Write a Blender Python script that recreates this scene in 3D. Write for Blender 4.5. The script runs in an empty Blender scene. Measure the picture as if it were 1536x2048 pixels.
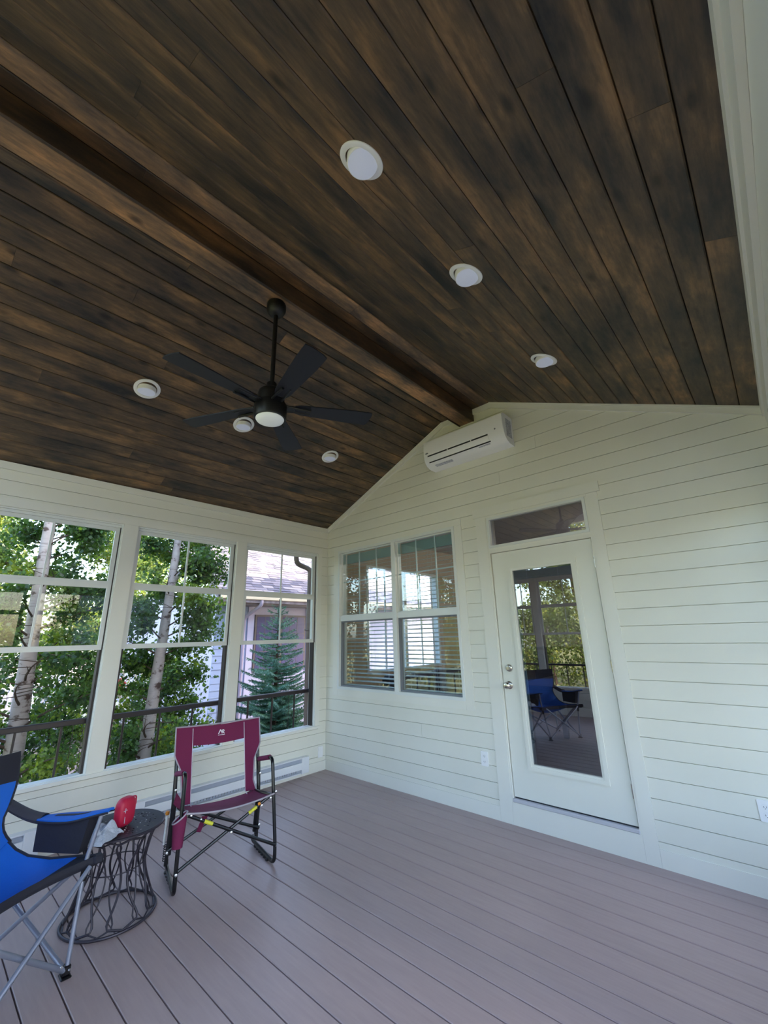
import bpy, math, random
import numpy as np
from math import sin, cos, pi, radians, sqrt
from mathutils import Vector, Matrix

random.seed(7)
RNG = np.random.default_rng(11)
SC = bpy.context.scene
COL = SC.collection

# ------------------------------------------------------------------ camera
CAM = (4.40837, -3.65669, 1.51310)
cd = bpy.data.cameras.new('camera')
cam = bpy.data.objects.new('camera', cd)
COL.objects.link(cam)
_yaw, _pit, _rol = -0.741796405, 0.286476730, -0.0242031418
_f = Vector((sin(_yaw) * cos(_pit), cos(_yaw) * cos(_pit), sin(_pit)))
_r0 = _f.cross(Vector((0, 0, 1))).normalized()
_u0 = _r0.cross(_f)
_r = _r0 * cos(_rol) + _u0 * sin(_rol)
_u = -_r0 * sin(_rol) + _u0 * cos(_rol)
M = Matrix(((_r.x, _u.x, -_f.x, CAM[0]), (_r.y, _u.y, -_f.y, CAM[1]), (_r.z, _u.z, -_f.z, CAM[2]), (0, 0, 0, 1)))
cam.matrix_world = M
cd.sensor_fit = 'HORIZONTAL'
cd.sensor_width = 36
cd.lens = 36 * 838.95 / 1536
cd.clip_start = 0.03
cd.clip_end = 300
SC.camera = cam

# ------------------------------------------------------------------ sky, sun, exposure
SC.view_settings.view_transform = 'Standard'
SC.view_settings.look = 'None'
SC.view_settings.gamma = 1
SC.view_settings.exposure = 2.33
SC.view_settings.use_curve_mapping = False
wd = bpy.data.worlds.new('sky')
SC.world = wd
wd.use_nodes = True
nt = wd.node_tree
bg = nt.nodes['Background']
sky = nt.nodes.new('ShaderNodeTexSky')
sky.sky_type = 'NISHITA'
sky.sun_disc = False
sky.sun_elevation = radians(40)
sky.sun_rotation = radians(53)
sky.air_density = 1.0
sky.dust_density = 2.5
sky.ozone_density = 1.0
nt.links.new(sky.outputs[0], bg.inputs[0])
bg.inputs[1].default_value = 0.30
sl = bpy.data.lights.new('sun', 'SUN')
sl.energy = 3.2
sl.angle = radians(0.6)
sl.color = (1.0, 0.94, 0.82)
so = bpy.data.objects.new('sun', sl)
so.location = (0, 0, 20)
COL.objects.link(so)
sdir = -Vector((1.0, 0.75, 1.05)).normalized()
so.rotation_euler = sdir.to_track_quat('-Z', 'Y').to_euler()

# ------------------------------------------------------------------ node helpers
def srgb(r, g, b):
    f = lambda c: (c / 255 / 12.92) if c / 255 <= 0.04045 else ((c / 255 + 0.055) / 1.055) ** 2.4
    return (f(r), f(g), f(b), 1)

def mat(name, col, rough=0.6, metal=0.0, **kw):
    m = bpy.data.materials.new(name)
    m.use_nodes = True
    b = m.node_tree.nodes['Principled BSDF']
    b.inputs['Base Color'].default_value = col
    b.inputs['Roughness'].default_value = rough
    b.inputs['Metallic'].default_value = metal
    for k, v in kw.items():
        b.inputs[k.replace('_', ' ')].default_value = v
    return m

def NN(m, t, **kw):
    n = m.node_tree.nodes.new(t)
    for k, v in kw.items():
        setattr(n, k, v)
    return n

def LK(m, a, b):
    m.node_tree.links.new(a, b)

def coords(m, scale, rand=None, kind='Object'):
    tc = NN(m, 'ShaderNodeTexCoord')
    mp = NN(m, 'ShaderNodeMapping')
    mp.inputs['Scale'].default_value = scale
    LK(m, tc.outputs[kind], mp.inputs['Vector'])
    if rand:
        oi = NN(m, 'ShaderNodeObjectInfo')
        sc = NN(m, 'ShaderNodeVectorMath', operation='SCALE')
        sc.inputs[0].default_value = rand
        LK(m, oi.outputs['Random'], sc.inputs['Scale'])
        LK(m, sc.outputs[0], mp.inputs['Location'])
    return mp.outputs[0]

def noise(m, vec, scale, detail=4, rough=0.5):
    n = NN(m, 'ShaderNodeTexNoise')
    n.inputs['Scale'].default_value = scale
    n.inputs['Detail'].default_value = detail
    n.inputs['Roughness'].default_value = rough
    LK(m, vec, n.inputs['Vector'])
    return n.outputs[0]

def ramp(m, fac, stops):
    r = NN(m, 'ShaderNodeValToRGB')
    e = r.color_ramp.elements
    while len(e) < len(stops):
        e.new(0.5)
    for i, (p, c) in enumerate(stops):
        e[i].position = p
        e[i].color = c if len(c) == 4 else (*c, 1)
    LK(m, fac, r.inputs[0])
    return r.outputs[0]

def mix(m, a, b, fac, mode='MIX'):
    n = NN(m, 'ShaderNodeMix', data_type='RGBA', blend_type=mode)
    for s, v in ((n.inputs[0], fac), (n.inputs[6], a), (n.inputs[7], b)):
        if hasattr(v, 'links') or hasattr(v, 'is_linked'):
            LK(m, v, s)
        else:
            s.default_value = v
    return n.outputs[2]

def bump(m, h, strength, dist=0.01):
    b = NN(m, 'ShaderNodeBump')
    b.inputs['Strength'].default_value = strength
    b.inputs['Distance'].default_value = dist
    LK(m, h, b.inputs['Height'])
    LK(m, b.outputs[0], m.node_tree.nodes['Principled BSDF'].inputs['Normal'])

def base(m, c):
    LK(m, c, m.node_tree.nodes['Principled BSDF'].inputs['Base Color'])

g1 = lambda v: (v, v, v, 1)

# ------------------------------------------------------------------ materials
def m_ceil(name, along, tint=1.0):
    m = mat(name, g1(0.1), 0.5)
    s = [6.0, 6.0, 6.0]; s[along] = 1.7
    v = coords(m, s, (13.0, 31.0, 17.0))
    s2 = [48.0] * 3; s2[along] = 3.0
    v2 = coords(m, s2, (3.0, 41.0, 7.0))
    n1 = noise(m, v, 1.0, 6, 0.68)
    c = ramp(m, n1, [(0.32, srgb(34, 36, 37)), (0.43, srgb(72, 62, 52)), (0.54, srgb(100, 82, 62)), (0.68, srgb(148, 115, 80))])
    n2 = noise(m, v2, 1.0, 5, 0.65)
    gr = ramp(m, n2, [(0.32, g1(0.60)), (0.66, g1(1.16))])
    c = mix(m, c, gr, 0.75, 'MULTIPLY')
    oi = NN(m, 'ShaderNodeObjectInfo')
    rc = ramp(m, oi.outputs['Random'], [(0.0, (0.80, 0.80, 0.82)), (0.5, (1.0, 0.97, 0.94)), (1.0, (1.20, 1.13, 1.02))])
    c = mix(m, c, rc, 1.0, 'MULTIPLY')
    s3 = [6.5, 6.5, 6.5]; s3[along] = 3.2
    v3 = coords(m, s3, (5.0, 11.0, 2.0))
    vo = NN(m, 'ShaderNodeTexVoronoi'); vo.inputs['Scale'].default_value = 1.0
    LK(m, v3, vo.inputs['Vector'])
    kn = ramp(m, vo.outputs['Distance'], [(0.06, g1(0.30)), (0.17, g1(1.0))])
    c = mix(m, c, kn, 1.0, 'MULTIPLY')
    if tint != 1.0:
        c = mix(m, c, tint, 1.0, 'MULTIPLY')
    base(m, c)
    bump(m, n2, 0.25, 0.003)
    return m

MC = m_ceil('stained pine plank', 1)
MBEAM = m_ceil('stained pine with painted shade', 1, (0.66, 0.58, 0.52, 1))  # same wood, shade on the beam sides painted in as a dark tint
MBEAML = m_ceil('stained pine underside with painted bounce light', 1, (2.0, 1.82, 1.74, 1))  # same wood, light bounced off the floor painted in as a bright tint
MSTRIP = m_ceil('greyish ridge board with painted bounce light', 1, (1.95, 1.85, 1.88, 1))  # bright tint paints floor bounce onto the flat downward-facing boards
MBACK = mat('dark ceiling backing', srgb(20, 18, 16), 0.9)

def m_deck():
    m = mat('composite deck board', g1(0.3), 0.42)
    v = coords(m, (6, 60, 60), (9, 3, 1))
    n = noise(m, v, 1.0, 5, 0.6)
    c = ramp(m, n, [(0.3, srgb(158, 139, 137)), (0.7, srgb(166, 147, 144))])
    v2 = coords(m, (1.2, 2.5, 1), (3, 9, 1))
    n2 = noise(m, v2, 1.0, 3)
    c = mix(m, c, ramp(m, n2, [(0.3, g1(0.94)), (0.7, g1(1.04))]), 1.0, 'MULTIPLY')
    base(m, c)
    bump(m, n, 0.3, 0.002)
    return m
MDECK = m_deck()
MDGAP = mat('dark gap under deck', srgb(30, 26, 24), 0.9)

def m_paint(name, c, rough=0.42):
    m = mat(name, c, rough)
    v = coords(m, (1, 1, 1))
    n = noise(m, v, 2.0, 4)
    cc = mix(m, c, ramp(m, n, [(0.3, g1(0.965)), (0.7, g1(1.0))]), 1.0, 'MULTIPLY')
    base(m, cc)
    n2 = noise(m, v, 160.0, 2)
    bump(m, n2, 0.08, 0.001)
    return m
MSID = m_paint('cream painted siding', srgb(230, 229, 217))
MTRIM = m_paint('cream painted trim', srgb(232, 231, 221), 0.4)
MDOOR = m_paint('white painted door', srgb(230, 230, 220), 0.35)
MVIN = m_paint('white vinyl window frame', srgb(226, 229, 226), 0.32)
MWHITE = mat('white plastic', srgb(238, 238, 238), 0.35)
MHEAT = m_paint('white enamel heater', srgb(232, 234, 238), 0.35)
MSHADE = mat('dark recess', srgb(40, 42, 46), 0.8)
MGREYS = mat('grey vent slot', srgb(120, 124, 132), 0.7)
MTRACK = mat('dark brown screen track', srgb(52, 44, 42), 0.6)
MBLK = mat('black powder coated metal', srgb(14, 14, 18), 0.25, 0.0)
MBLKF = mat('matte black fan metal', srgb(15, 15, 16), 0.4)
MBLADE = mat('black fan blade', srgb(24, 26, 34), 0.55)
MCHR = mat('satin chrome', srgb(205, 200, 192), 0.22, 1.0)
MALU = mat('aluminium threshold', srgb(200, 200, 206), 0.5, 0.2)
MRAIL = mat('dark bronze railing', srgb(42, 34, 34), 0.4)
MLENS = mat('frosted lamp lens', srgb(216, 222, 244), 0.5)
MFLENS = mat('fan lamp glass', srgb(235, 240, 236), 0.4)
_b = MFLENS.node_tree.nodes['Principled BSDF']
_b.inputs['Emission Color'].default_value = (0.95, 1.0, 0.95, 1); _b.inputs['Emission Strength'].default_value = 0.02
_b = MLENS.node_tree.nodes['Principled BSDF']
_b.inputs['Emission Color'].default_value = (0.85, 0.9, 1.0, 1); _b.inputs['Emission Strength'].default_value = 0.02

def m_glass(name, tint, ior, rough=0.0):
    m = bpy.data.materials.new(name); m.use_nodes = True
    t = m.node_tree; t.nodes.remove(t.nodes['Principled BSDF'])
    out = t.nodes['Material Output']
    tr = NN(m, 'ShaderNodeBsdfTransparent'); tr.inputs[0].default_value = tint
    gl = NN(m, 'ShaderNodeBsdfGlossy'); gl.inputs['Roughness'].default_value = rough
    fr = NN(m, 'ShaderNodeFresnel'); fr.inputs['IOR'].default_value = ior
    ge = NN(m, 'ShaderNodeNewGeometry'); mr = NN(m, 'ShaderNodeMapRange')
    mr.inputs[3].default_value = ior; mr.inputs[4].default_value = 1 / ior
    LK(m, ge.outputs['Backfacing'], mr.inputs[0]); LK(m, mr.outputs[0], fr.inputs[0])
    mx = NN(m, 'ShaderNodeMixShader')
    LK(m, fr.outputs[0], mx.inputs[0]); LK(m, tr.outputs[0], mx.inputs[1]); LK(m, gl.outputs[0], mx.inputs[2])
    LK(m, mx.outputs[0], out.inputs[0])
    return m
MGLASS = m_glass('porch window vinyl glazing', (0.95, 0.97, 0.96, 1), 1.32)
MGLASSH = m_glass('coated house glass', (0.86, 0.93, 0.95, 1), 1.7)
MGLASSD = m_glass('coated door glass', (0.56, 0.60, 0.66, 1), 2.7)

def m_fabric(name, c, rough=0.85, sc=900):
    m = mat(name, c, rough)
    v = coords(m, (1, 1, 1))
    n = noise(m, v, sc, 2)
    base(m, mix(m, c, ramp(m, n, [(0.3, g1(0.8)), (0.7, g1(1.1))]), 1.0, 'MULTIPLY'))
    n2 = noise(m, v, 14, 3)
    bump(m, n2, 0.35, 0.01)
    return m
MMAR = m_fabric('maroon canvas', srgb(112, 26, 70))
MGRP = m_fabric('grey piping', srgb(168, 160, 170))
MPIPE = m_fabric('pale piping', srgb(205, 190, 205))
MBLU = m_fabric('bright blue polyester', srgb(8, 100, 205), 0.7)
MNAV = m_fabric('black polyester', srgb(30, 31, 44), 0.75)
MGRYF = m_fabric('charcoal padded fabric', srgb(62, 60, 68), 0.9)
MSTEEL = mat('grey powder coated steel', srgb(150, 156, 172), 0.3, 0.55)
MRIV = mat('bright rivet', srgb(225, 225, 225), 0.25, 0.8)
MYEL = mat('yellow sticker', srgb(214, 210, 60), 0.5)
MORG = mat('orange plastic', srgb(225, 140, 40), 0.5)
MRED = mat('red speaker mesh', srgb(180, 24, 62), 0.5)
MPAPER = m_fabric('crumpled grey white cloth', srgb(178, 186, 200), 0.9, 300)
MTAB = mat('dark bronze table metal', srgb(52, 48, 58), 0.45, 0.3)
MTXT = mat('white print', srgb(235, 228, 235), 0.6)
MGTXT = mat('grey print', srgb(120, 122, 130), 0.6)

def m_birch():
    m = mat('birch bark', g1(0.6), 0.75)
    v = coords(m, (6, 6, 9))
    n = noise(m, v, 1.0, 5, 0.6)
    c = ramp(m, n, [(0.0, srgb(60, 46, 44)), (0.36, srgb(92, 72, 66)), (0.43, srgb(178, 164, 160)), (1.0, srgb(206, 196, 190))])
    v2 = coords(m, (3, 3, 40))
    n2 = noise(m, v2, 1.5, 3)
    c = mix(m, c, ramp(m, n2, [(0.30, g1(0.45)), (0.40, g1(1.0))]), 0.6, 'MULTIPLY')
    base(m, c)
    bump(m, n, 0.4, 0.01)
    return m
MBIR = m_birch()
MBARK = mat('brown bark', srgb(84, 66, 56), 0.85)

def m_leaf(name, dark, mid, lite, tl=0.45):
    m = bpy.data.materials.new(name); m.use_nodes = True
    t = m.node_tree; b = t.nodes['Principled BSDF']
    v = coords(m, (1, 1, 1), (7, 3, 5))
    n = noise(m, v, 2.2, 3)
    n2 = noise(m, v, 34.0, 1)
    c = ramp(m, n, [(0.35, dark), (0.55, mid), (0.75, lite)])
    c = mix(m, c, ramp(m, n2, [(0.3, g1(0.55)), (0.7, g1(1.45))]), 1.0, 'MULTIPLY')
    LK(m, c, b.inputs['Base Color']); b.inputs['Roughness'].default_value = 0.45
    tr = NN(m, 'ShaderNodeBsdfTranslucent')
    ty = mix(m, c, (1.5, 1.45, 0.4, 1), 1.0, 'MULTIPLY')
    LK(m, ty, tr.inputs[0])
    mx = NN(m, 'ShaderNodeMixShader'); mx.inputs[0].default_value = tl
    LK(m, b.outputs[0], mx.inputs[1]); LK(m, tr.outputs[0], mx.inputs[2])
    LK(m, mx.outputs[0], t.nodes['Material Output'].inputs[0])
    return m
MLEAF = m_leaf('birch leaves', srgb(40, 66, 40), srgb(74, 106, 54), srgb(150, 168, 74))
MLEAF2 = m_leaf('far leaves', srgb(62, 82, 46), srgb(104, 120, 60), srgb(176, 172, 84))
MSPR = m_leaf('blue green spruce needles', srgb(62, 104, 92), srgb(92, 138, 120), srgb(140, 176, 148), 0.15)

def m_gravel():
    m = mat('gravel and bark ground', g1(0.4), 0.95)
    v = coords(m, (1, 1, 1))
    vo = NN(m, 'ShaderNodeTexVoronoi'); vo.inputs['Scale'].default_value = 22
    LK(m, v, vo.inputs['Vector'])
    c = ramp(m, vo.outputs['Distance'], [(0.0, srgb(196, 176, 166)), (0.5, srgb(130, 112, 104)), (1.0, srgb(70, 58, 52))])
    n = noise(m, v, 0.35, 3)
    gr = noise(m, v, 9.0, 4)
    g = ramp(m, gr, [(0.3, srgb(104, 104, 54)), (0.7, srgb(150, 142, 86))])
    f = ramp(m, n, [(0.52, g1(0)), (0.6, g1(1))])
    sep = NN(m, 'ShaderNodeSeparateXYZ'); LK(m, v, sep.inputs[0])
    mr = NN(m, 'ShaderNodeMapRange'); LK(m, sep.outputs[1], mr.inputs[0])
    mr.inputs[1].default_value = -4.5; mr.inputs[2].default_value = -6.5
    base(m, mix(m, c, g, mr.outputs[0]))
    bump(m, vo.outputs['Distance'], 0.5, 0.03)
    return m
MGRAV = m_gravel()

def m_shingle():
    m = mat('grey roof shingle', g1(0.4), 0.9)
    v = coords(m, (1, 1, 1), (5, 5, 5))
    n = noise(m, v, 6, 3)
    oi = NN(m, 'ShaderNodeObjectInfo')
    base(m, ramp(m, n, [(0.3, srgb(120, 108, 112)), (0.7, srgb(176, 160, 158))]))
    return m
MSHG = m_shingle()
MLAP = mat('blue grey lap siding', srgb(158, 172, 200), 0.6)
MPANEL = mat('pale lavender panel siding', srgb(208, 200, 222), 0.6)
MBROWN = mat('brown gutter metal', srgb(116, 100, 94), 0.45)
MDWIN = mat('dark house window', srgb(88, 80, 118), 0.25)
MDECKW = mat('pale deck paint', srgb(214, 200, 168), 0.7)
MPOSTW = mat('raw cedar post', srgb(170, 128, 96), 0.8)
MFENCE = mat('grey blue fence paint', srgb(150, 156, 172), 0.75)
MBEIGE = m_paint('beige interior wall', srgb(190, 168, 146), 0.7)
MICEIL = m_paint('white interior ceiling', srgb(226, 218, 214), 0.8)
MIFLR = mat('dark wood interior floor', srgb(62, 48, 44), 0.4)
MBLIND = mat('white faux wood blind', srgb(205, 214, 210), 0.5)
MDKWD = mat('espresso furniture wood', srgb(40, 30, 34), 0.4)
MRUG = m_fabric('grey beige rug', srgb(112, 100, 96), 0.95, 60)
MTEAL = mat('grey green valance', srgb(158, 172, 166), 0.6)

# ------------------------------------------------------------------ mesh builder
class MB:
    def __init__(s):
        s.v = []; s.f = []; s.mi = []
    def add(s, vs, fs, mi=0):
        o = len(s.v); s.v += [tuple(v) for v in vs]
        s.f += [tuple(i + o for i in f) for f in fs]; s.mi += [mi] * len(fs)
        return s
    def box(s, a, b, mi=0):
        x0, y0, z0 = min(a[0], b[0]), min(a[1], b[1]), min(a[2], b[2]); x1, y1, z1 = max(a[0], b[0]), max(a[1], b[1]), max(a[2], b[2])
        vs = [(x0, y0, z0), (x1, y0, z0), (x1, y1, z0), (x0, y1, z0), (x0, y0, z1), (x1, y0, z1), (x1, y1, z1), (x0, y1, z1)]
        return s.add(vs, [(0, 3, 2, 1), (4, 5, 6, 7), (0, 1, 5, 4), (1, 2, 6, 5), (2, 3, 7, 6), (3, 0, 4, 7)], mi)
    def cbox(s, a, b, c=0.003, mi=0):
        """box with chamfered edges"""
        lo = [min(a[i], b[i]) for i in range(3)]; hi = [max(a[i], b[i]) for i in range(3)]
        c = min(c, *[(hi[i] - lo[i]) * 0.45 for i in range(3)])
        vs = []; idx = {}
        for cx in (0, 1):
            for cy in (0, 1):
                for cz in (0, 1):
                    for ax in range(3):
                        p = []
                        for i, q in enumerate((cx, cy, cz)):
                            w = 0 if i == ax else c
                            p.append(lo[i] + w if q == 0 else hi[i] - w)
                        idx[(cx, cy, cz, ax)] = len(vs); vs.append(p)
        fs = []
        for ax in range(3):
            o = [i for i in range(3) if i != ax]
            for sd in (0, 1):
                q = []
                for (u, w) in ((0, 0), (1, 0), (1, 1), (0, 1)):
                    k = [0, 0, 0]; k[ax] = sd; k[o[0]] = u; k[o[1]] = w
                    q.append(idx[(*k, ax)])
                if (sd == 1) != (ax != 1): q = q[::-1]
                fs.append(q)
        for ax in range(3):
            o = [i for i in range(3) if i != ax]
            for u in (0, 1):
                for w in (0, 1):
                    k0 = [0, 0, 0]; k1 = [0, 0, 0]; k1[ax] = 1
                    k0[o[0]] = k1[o[0]] = u; k0[o[1]] = k1[o[1]] = w
                    fs.append((idx[(*k0, o[0])], idx[(*k1, o[0])], idx[(*k1, o[1])], idx[(*k0, o[1])]))
        for cx in (0, 1):
            for cy in (0, 1):
                for cz in (0, 1):
                    fs.append((idx[(cx, cy, cz, 0)], idx[(cx, cy, cz, 1)], idx[(cx, cy, cz, 2)]))
        return s.add(vs, fs, mi)
    def prism(s, poly, fn, d0, d1, mi=0):
        n = len(poly)
        vs = [fn(p[0], p[1], d0) for p in poly] + [fn(p[0], p[1], d1) for p in poly]
        fs = [tuple(range(n)), tuple(range(2 * n - 1, n - 1, -1))] + [(i, i + n, (i + 1) % n + n, (i + 1) % n) for i in range(n)]
        return s.add(vs, fs, mi)
    def tube(s, pts, r, n=8, cap=True, mi=0, closed=False):
        P = [Vector(p) for p in pts]; N = len(P)
        R = r if isinstance(r, (list, tuple)) else [r] * N
        T = []
        for i in range(N):
            if closed: t = P[(i + 1) % N] - P[i - 1]
            else: t = P[min(i + 1, N - 1)] - P[max(i - 1, 0)]
            T.append(t.normalized() if t.length > 1e-9 else Vector((0, 0, 1)))
        a = Vector((0, 0, 1)) if abs(T[0].z) < 0.9 else Vector((1, 0, 0))
        u = T[0].cross(a).normalized()
        vs = []
        for i in range(N):
            u = (u - T[i] * u.dot(T[i])).normalized(); w = T[i].cross(u)
            for k in range(n):
                an = 2 * pi * k / n
                vs.append(P[i] + (u * cos(an) + w * sin(an)) * R[i])
        fs = []
        for i in range(N if closed else N - 1):
            j = (i + 1) % N
            for k in range(n):
                fs.append((i * n + k, i * n + (k + 1) % n, j * n + (k + 1) % n, j * n + k))
        if cap and not closed:
            fs.append(tuple(range(n - 1, -1, -1))); fs.append(tuple(range((N - 1) * n, N * n)))
        return s.add(vs, fs, mi)
    def lathe(s, prof, n=32, o=(0, 0, 0), rot=None, mi=0, cap=True):
        vs = []
        for (r, z) in prof:
            for k in range(n):
                v = Vector((r * cos(2 * pi * k / n), r * sin(2 * pi * k / n), z))
                if rot is not None: v = rot @ v
                vs.append(v + Vector(o))
        fs = []
        for i in range(len(prof) - 1):
            for k in range(n):
                fs.append((i * n + k, i * n + (k + 1) % n, (i + 1) * n + (k + 1) % n, (i + 1) * n + k))
        if cap:
            fs.append(tuple(range(n - 1, -1, -1))); fs.append(tuple(range((len(prof) - 1) * n, len(prof) * n)))
        return s.add(vs, fs, mi)
    def sheet(s, G, th, mi=0):
        """grid of points with a thickness along its normals"""
        a = len(G); b = len(G[0])
        P = [[Vector(p) for p in row] for row in G]
        top = []; bot = []
        for i in range(a):
            for j in range(b):
                du = P[min(i + 1, a - 1)][j] - P[max(i - 1, 0)][j]; dv = P[i][min(j + 1, b - 1)] - P[i][max(j - 1, 0)]
                nn = du.cross(dv); nn = nn.normalized() if nn.length > 1e-12 else Vector((0, 0, 1))
                top.append(P[i][j] + nn * th / 2); bot.append(P[i][j] - nn * th / 2)
        o = a * b; fs = []
        for i in range(a - 1):
            for j in range(b - 1):
                q = (i * b + j, (i + 1) * b + j, (i + 1) * b + j + 1, i * b + j + 1)
                fs.append(q); fs.append(tuple(o + k for k in q[::-1]))
        ring = [j for j in range(b)] + [i * b + b - 1 for i in range(1, a)] + [(a - 1) * b + j for j in range(b - 2, -1, -1)] + [i * b for i in range(a - 2, 0, -1)]
        for k in range(len(ring)):
            p, q = ring[k], ring[(k + 1) % len(ring)]
            fs.append((p, q, q + o, p + o))
        return s.add(top + bot, fs, mi)
    def build(s, name, m, parent=None, smooth=False, loc=None):
        me = bpy.data.meshes.new(name)
        vs = s.v
        if loc is not None:
            vs = [(v[0] - loc[0], v[1] - loc[1], v[2] - loc[2]) for v in s.v]
        me.from_pydata(vs, [], s.f)
        ms = m if isinstance(m, (list, tuple)) else [m]
        for q in ms: me.materials.append(q)
        if len(ms) > 1: me.polygons.foreach_set('material_index', s.mi)
        if smooth:
            me.polygons.foreach_set('use_smooth', [True] * len(me.polygons))
            try: me.set_sharp_from_angle(angle=radians(38))
            except Exception: pass
        me.update()
        ob = bpy.data.objects.new(name, me)
        if loc is not None: ob.location = loc
        COL.objects.link(ob)
        if parent is not None:
            ob.parent = parent
        return ob

def empty(name, loc=(0, 0, 0), rz=0):
    o = bpy.data.objects.new(name, None); o.location = loc; o.rotation_euler = (0, 0, rz)
    o.empty_display_size = 0.1
    COL.objects.link(o); return o

def tag(o, label=None, cat=None, group=None, kind=None):
    if label: o['label'] = label
    if cat: o['category'] = cat
    if group: o['group'] = group
    if kind: o['kind'] = kind
    return o

def struct(o, label=None):
    o['kind'] = 'structure'
    if label: o['label'] = label
    return o

def copy_tree(o, parent=None):
    c = o.copy(); COL.objects.link(c); c.parent = parent
    for ch in list(o.children): copy_tree(ch, c)
    return c

def smooth_path(pts, rad=0.04, n=5):
    """polyline with rounded corners"""
    P = [Vector(p) for p in pts]; out = [P[0]]
    for i in range(1, len(P) - 1):
        a = P[i - 1] - P[i]; b = P[i + 1] - P[i]
        r = min(rad, a.length * 0.45, b.length * 0.45)
        p0 = P[i] + a.normalized() * r; p1 = P[i] + b.normalized() * r
        for k in range(n + 1):
            t = k / n
            out.append(p0 * (1 - t) ** 2 + P[i] * 2 * t * (1 - t) + p1 * t * t)
    out.append(P[-1]); return out

def text_mesh(name, s, size, m, parent, mtx, ext=0.0006):
    cu = bpy.data.curves.new('tmp', 'FONT'); cu.body = s; cu.size = size; cu.extrude = ext
    cu.align_x = 'CENTER'; cu.align_y = 'CENTER'
    cu.resolution_u = 3
    ob = bpy.data.objects.new('tmp', cu); COL.objects.link(ob)
    bpy.context.view_layer.update()
    me = bpy.data.meshes.new_from_object(ob.evaluated_get(bpy.context.evaluated_depsgraph_get()))
    bpy.data.objects.remove(ob)
    me.materials.clear(); me.materials.append(m); me.name = name
    me.transform(mtx)
    o = bpy.data.objects.new(name, me); COL.objects.link(o); o.parent = parent
    return o

def frame_mtx(o, xd, yd):
    x = Vector(xd).normalized(); y = Vector(yd).normalized(); z = x.cross(y).normalized(); y = z.cross(x)
    return Matrix(((x.x, y.x, z.x, o[0]), (x.y, y.y, z.y, o[1]), (x.z, y.z, z.z, o[2]), (0, 0, 0, 1)))

# ------------------------------------------------------------------ room dimensions
W = 4.60; YF = -4.95          # width, front wall
HE = 2.95; HR = 3.83          # eave and ridge strip heights
XA, XB = 2.005, 2.605         # flat strip
SL = (HR - HE) / XA
def ztop(x):
    if x < XA: return HE + SL * x
    if x > XB: return HR - (HR - HE) / (W - XB) * (x - XB)
    return HR
PITCH = 0.1262
def clip_poly(poly, a, b, c):
    """keep a*x+b*y<=c"""
    out = []
    for i in range(len(poly)):
        p, q = poly[i], poly[(i + 1) % len(poly)]
        dp = a * p[0] + b * p[1] - c; dq = a * q[0] + b * q[1] - c
        if dp <= 0: out.append(p)
        if dp * dq < 0:
            t = dp / (dp - dq); out.append((p[0] + (q[0] - p[0]) * t, p[1] + (q[1] - p[1]) * t))
    return out
GABLE = [(-SL, 1, HE), (0, 1, HR), ((HR - HE) / (W - XB), 1, HE + (HR - HE) / (W - XB) * W)]

def rects_minus(s0, s1, z0, z1, holes):
    zs = sorted({z0, z1, *[h[k] for h in holes for k in (2, 3) if z0 < h[k] < z1]})
    out = []
    for za, zb in zip(zs, zs[1:]):
        zm = (za + zb) / 2
        hs = sorted([(h[0], h[1]) for h in holes if h[2] < zm < h[3]])
        c = s0
        for h in hs:
            if h[0] > c: out.append((c, min(h[0], s1), za, zb))
            c = max(c, h[1])
        if c < s1: out.append((c, s1, za, zb))
    return [r for r in out if r[1] - r[0] > 0.004 and r[3] - r[2] > 0.004]

def siding(parent, fn, s0, s1, z0, z1, holes, clips=None, joints=()):
    k = math.floor((z0 - 0.151) / PITCH)
    z = 0.151 + k * PITCH
    while z < z1 - 0.003:
        a = max(z + 0.0020, z0); b = min(z + PITCH - 0.0020, z1)
        if b - a > 0.006:
            for r in rects_minus(s0, s1, a, b, holes):
                segs = [(r[0], r[1])]
                for j in joints:
                    if j[1] < (a + b) / 2 < j[2] and r[0] < j[0] < r[1]:
                        segs = [(r[0], j[0] - .0008), (j[0] + .0008, r[1])]
                for sa, sb in segs:
                    poly = [(sa, r[2]), (sb, r[2]), (sb, r[3]), (sa, r[3])]
                    for c in clips or []:
                        poly = clip_poly(poly, *c)
                        if len(poly) < 3: break
                    if len(poly) >= 3:
                        w = max(p[0] for p in poly) - min(p[0] for p in poly)
                        if w > 0.02: MB().prism(poly, fn, 0.0, 0.0115).build('siding_board', MSID, parent)
        z += PITCH

def core(mb, fn, s0, s1, z0, z1, holes, d0, d1, clips=None):
    for r in rects_minus(s0, s1, z0, z1, holes):
        poly = [(r[0], r[2]), (r[1], r[2]), (r[1], r[3]), (r[0], r[3])]
        for c in clips or []:
            poly = clip_poly(poly, *c)
            if len(poly) < 3: break
        if len(poly) >= 3: mb.prism(poly, fn, d0, d1)

# depth coordinate d grows INTO the wall
fnB = lambda s, z, d: (s, d, z)              # back (door) wall, plane y=0
fnL = lambda s, z, d: (-d, s, z)             # left wall, plane x=0, s=y
fnR = lambda s, z, d: (W + d, s, z)          # right wall
fnF = lambda s, z, d: (s, YF - d, z)         # front wall

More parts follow.
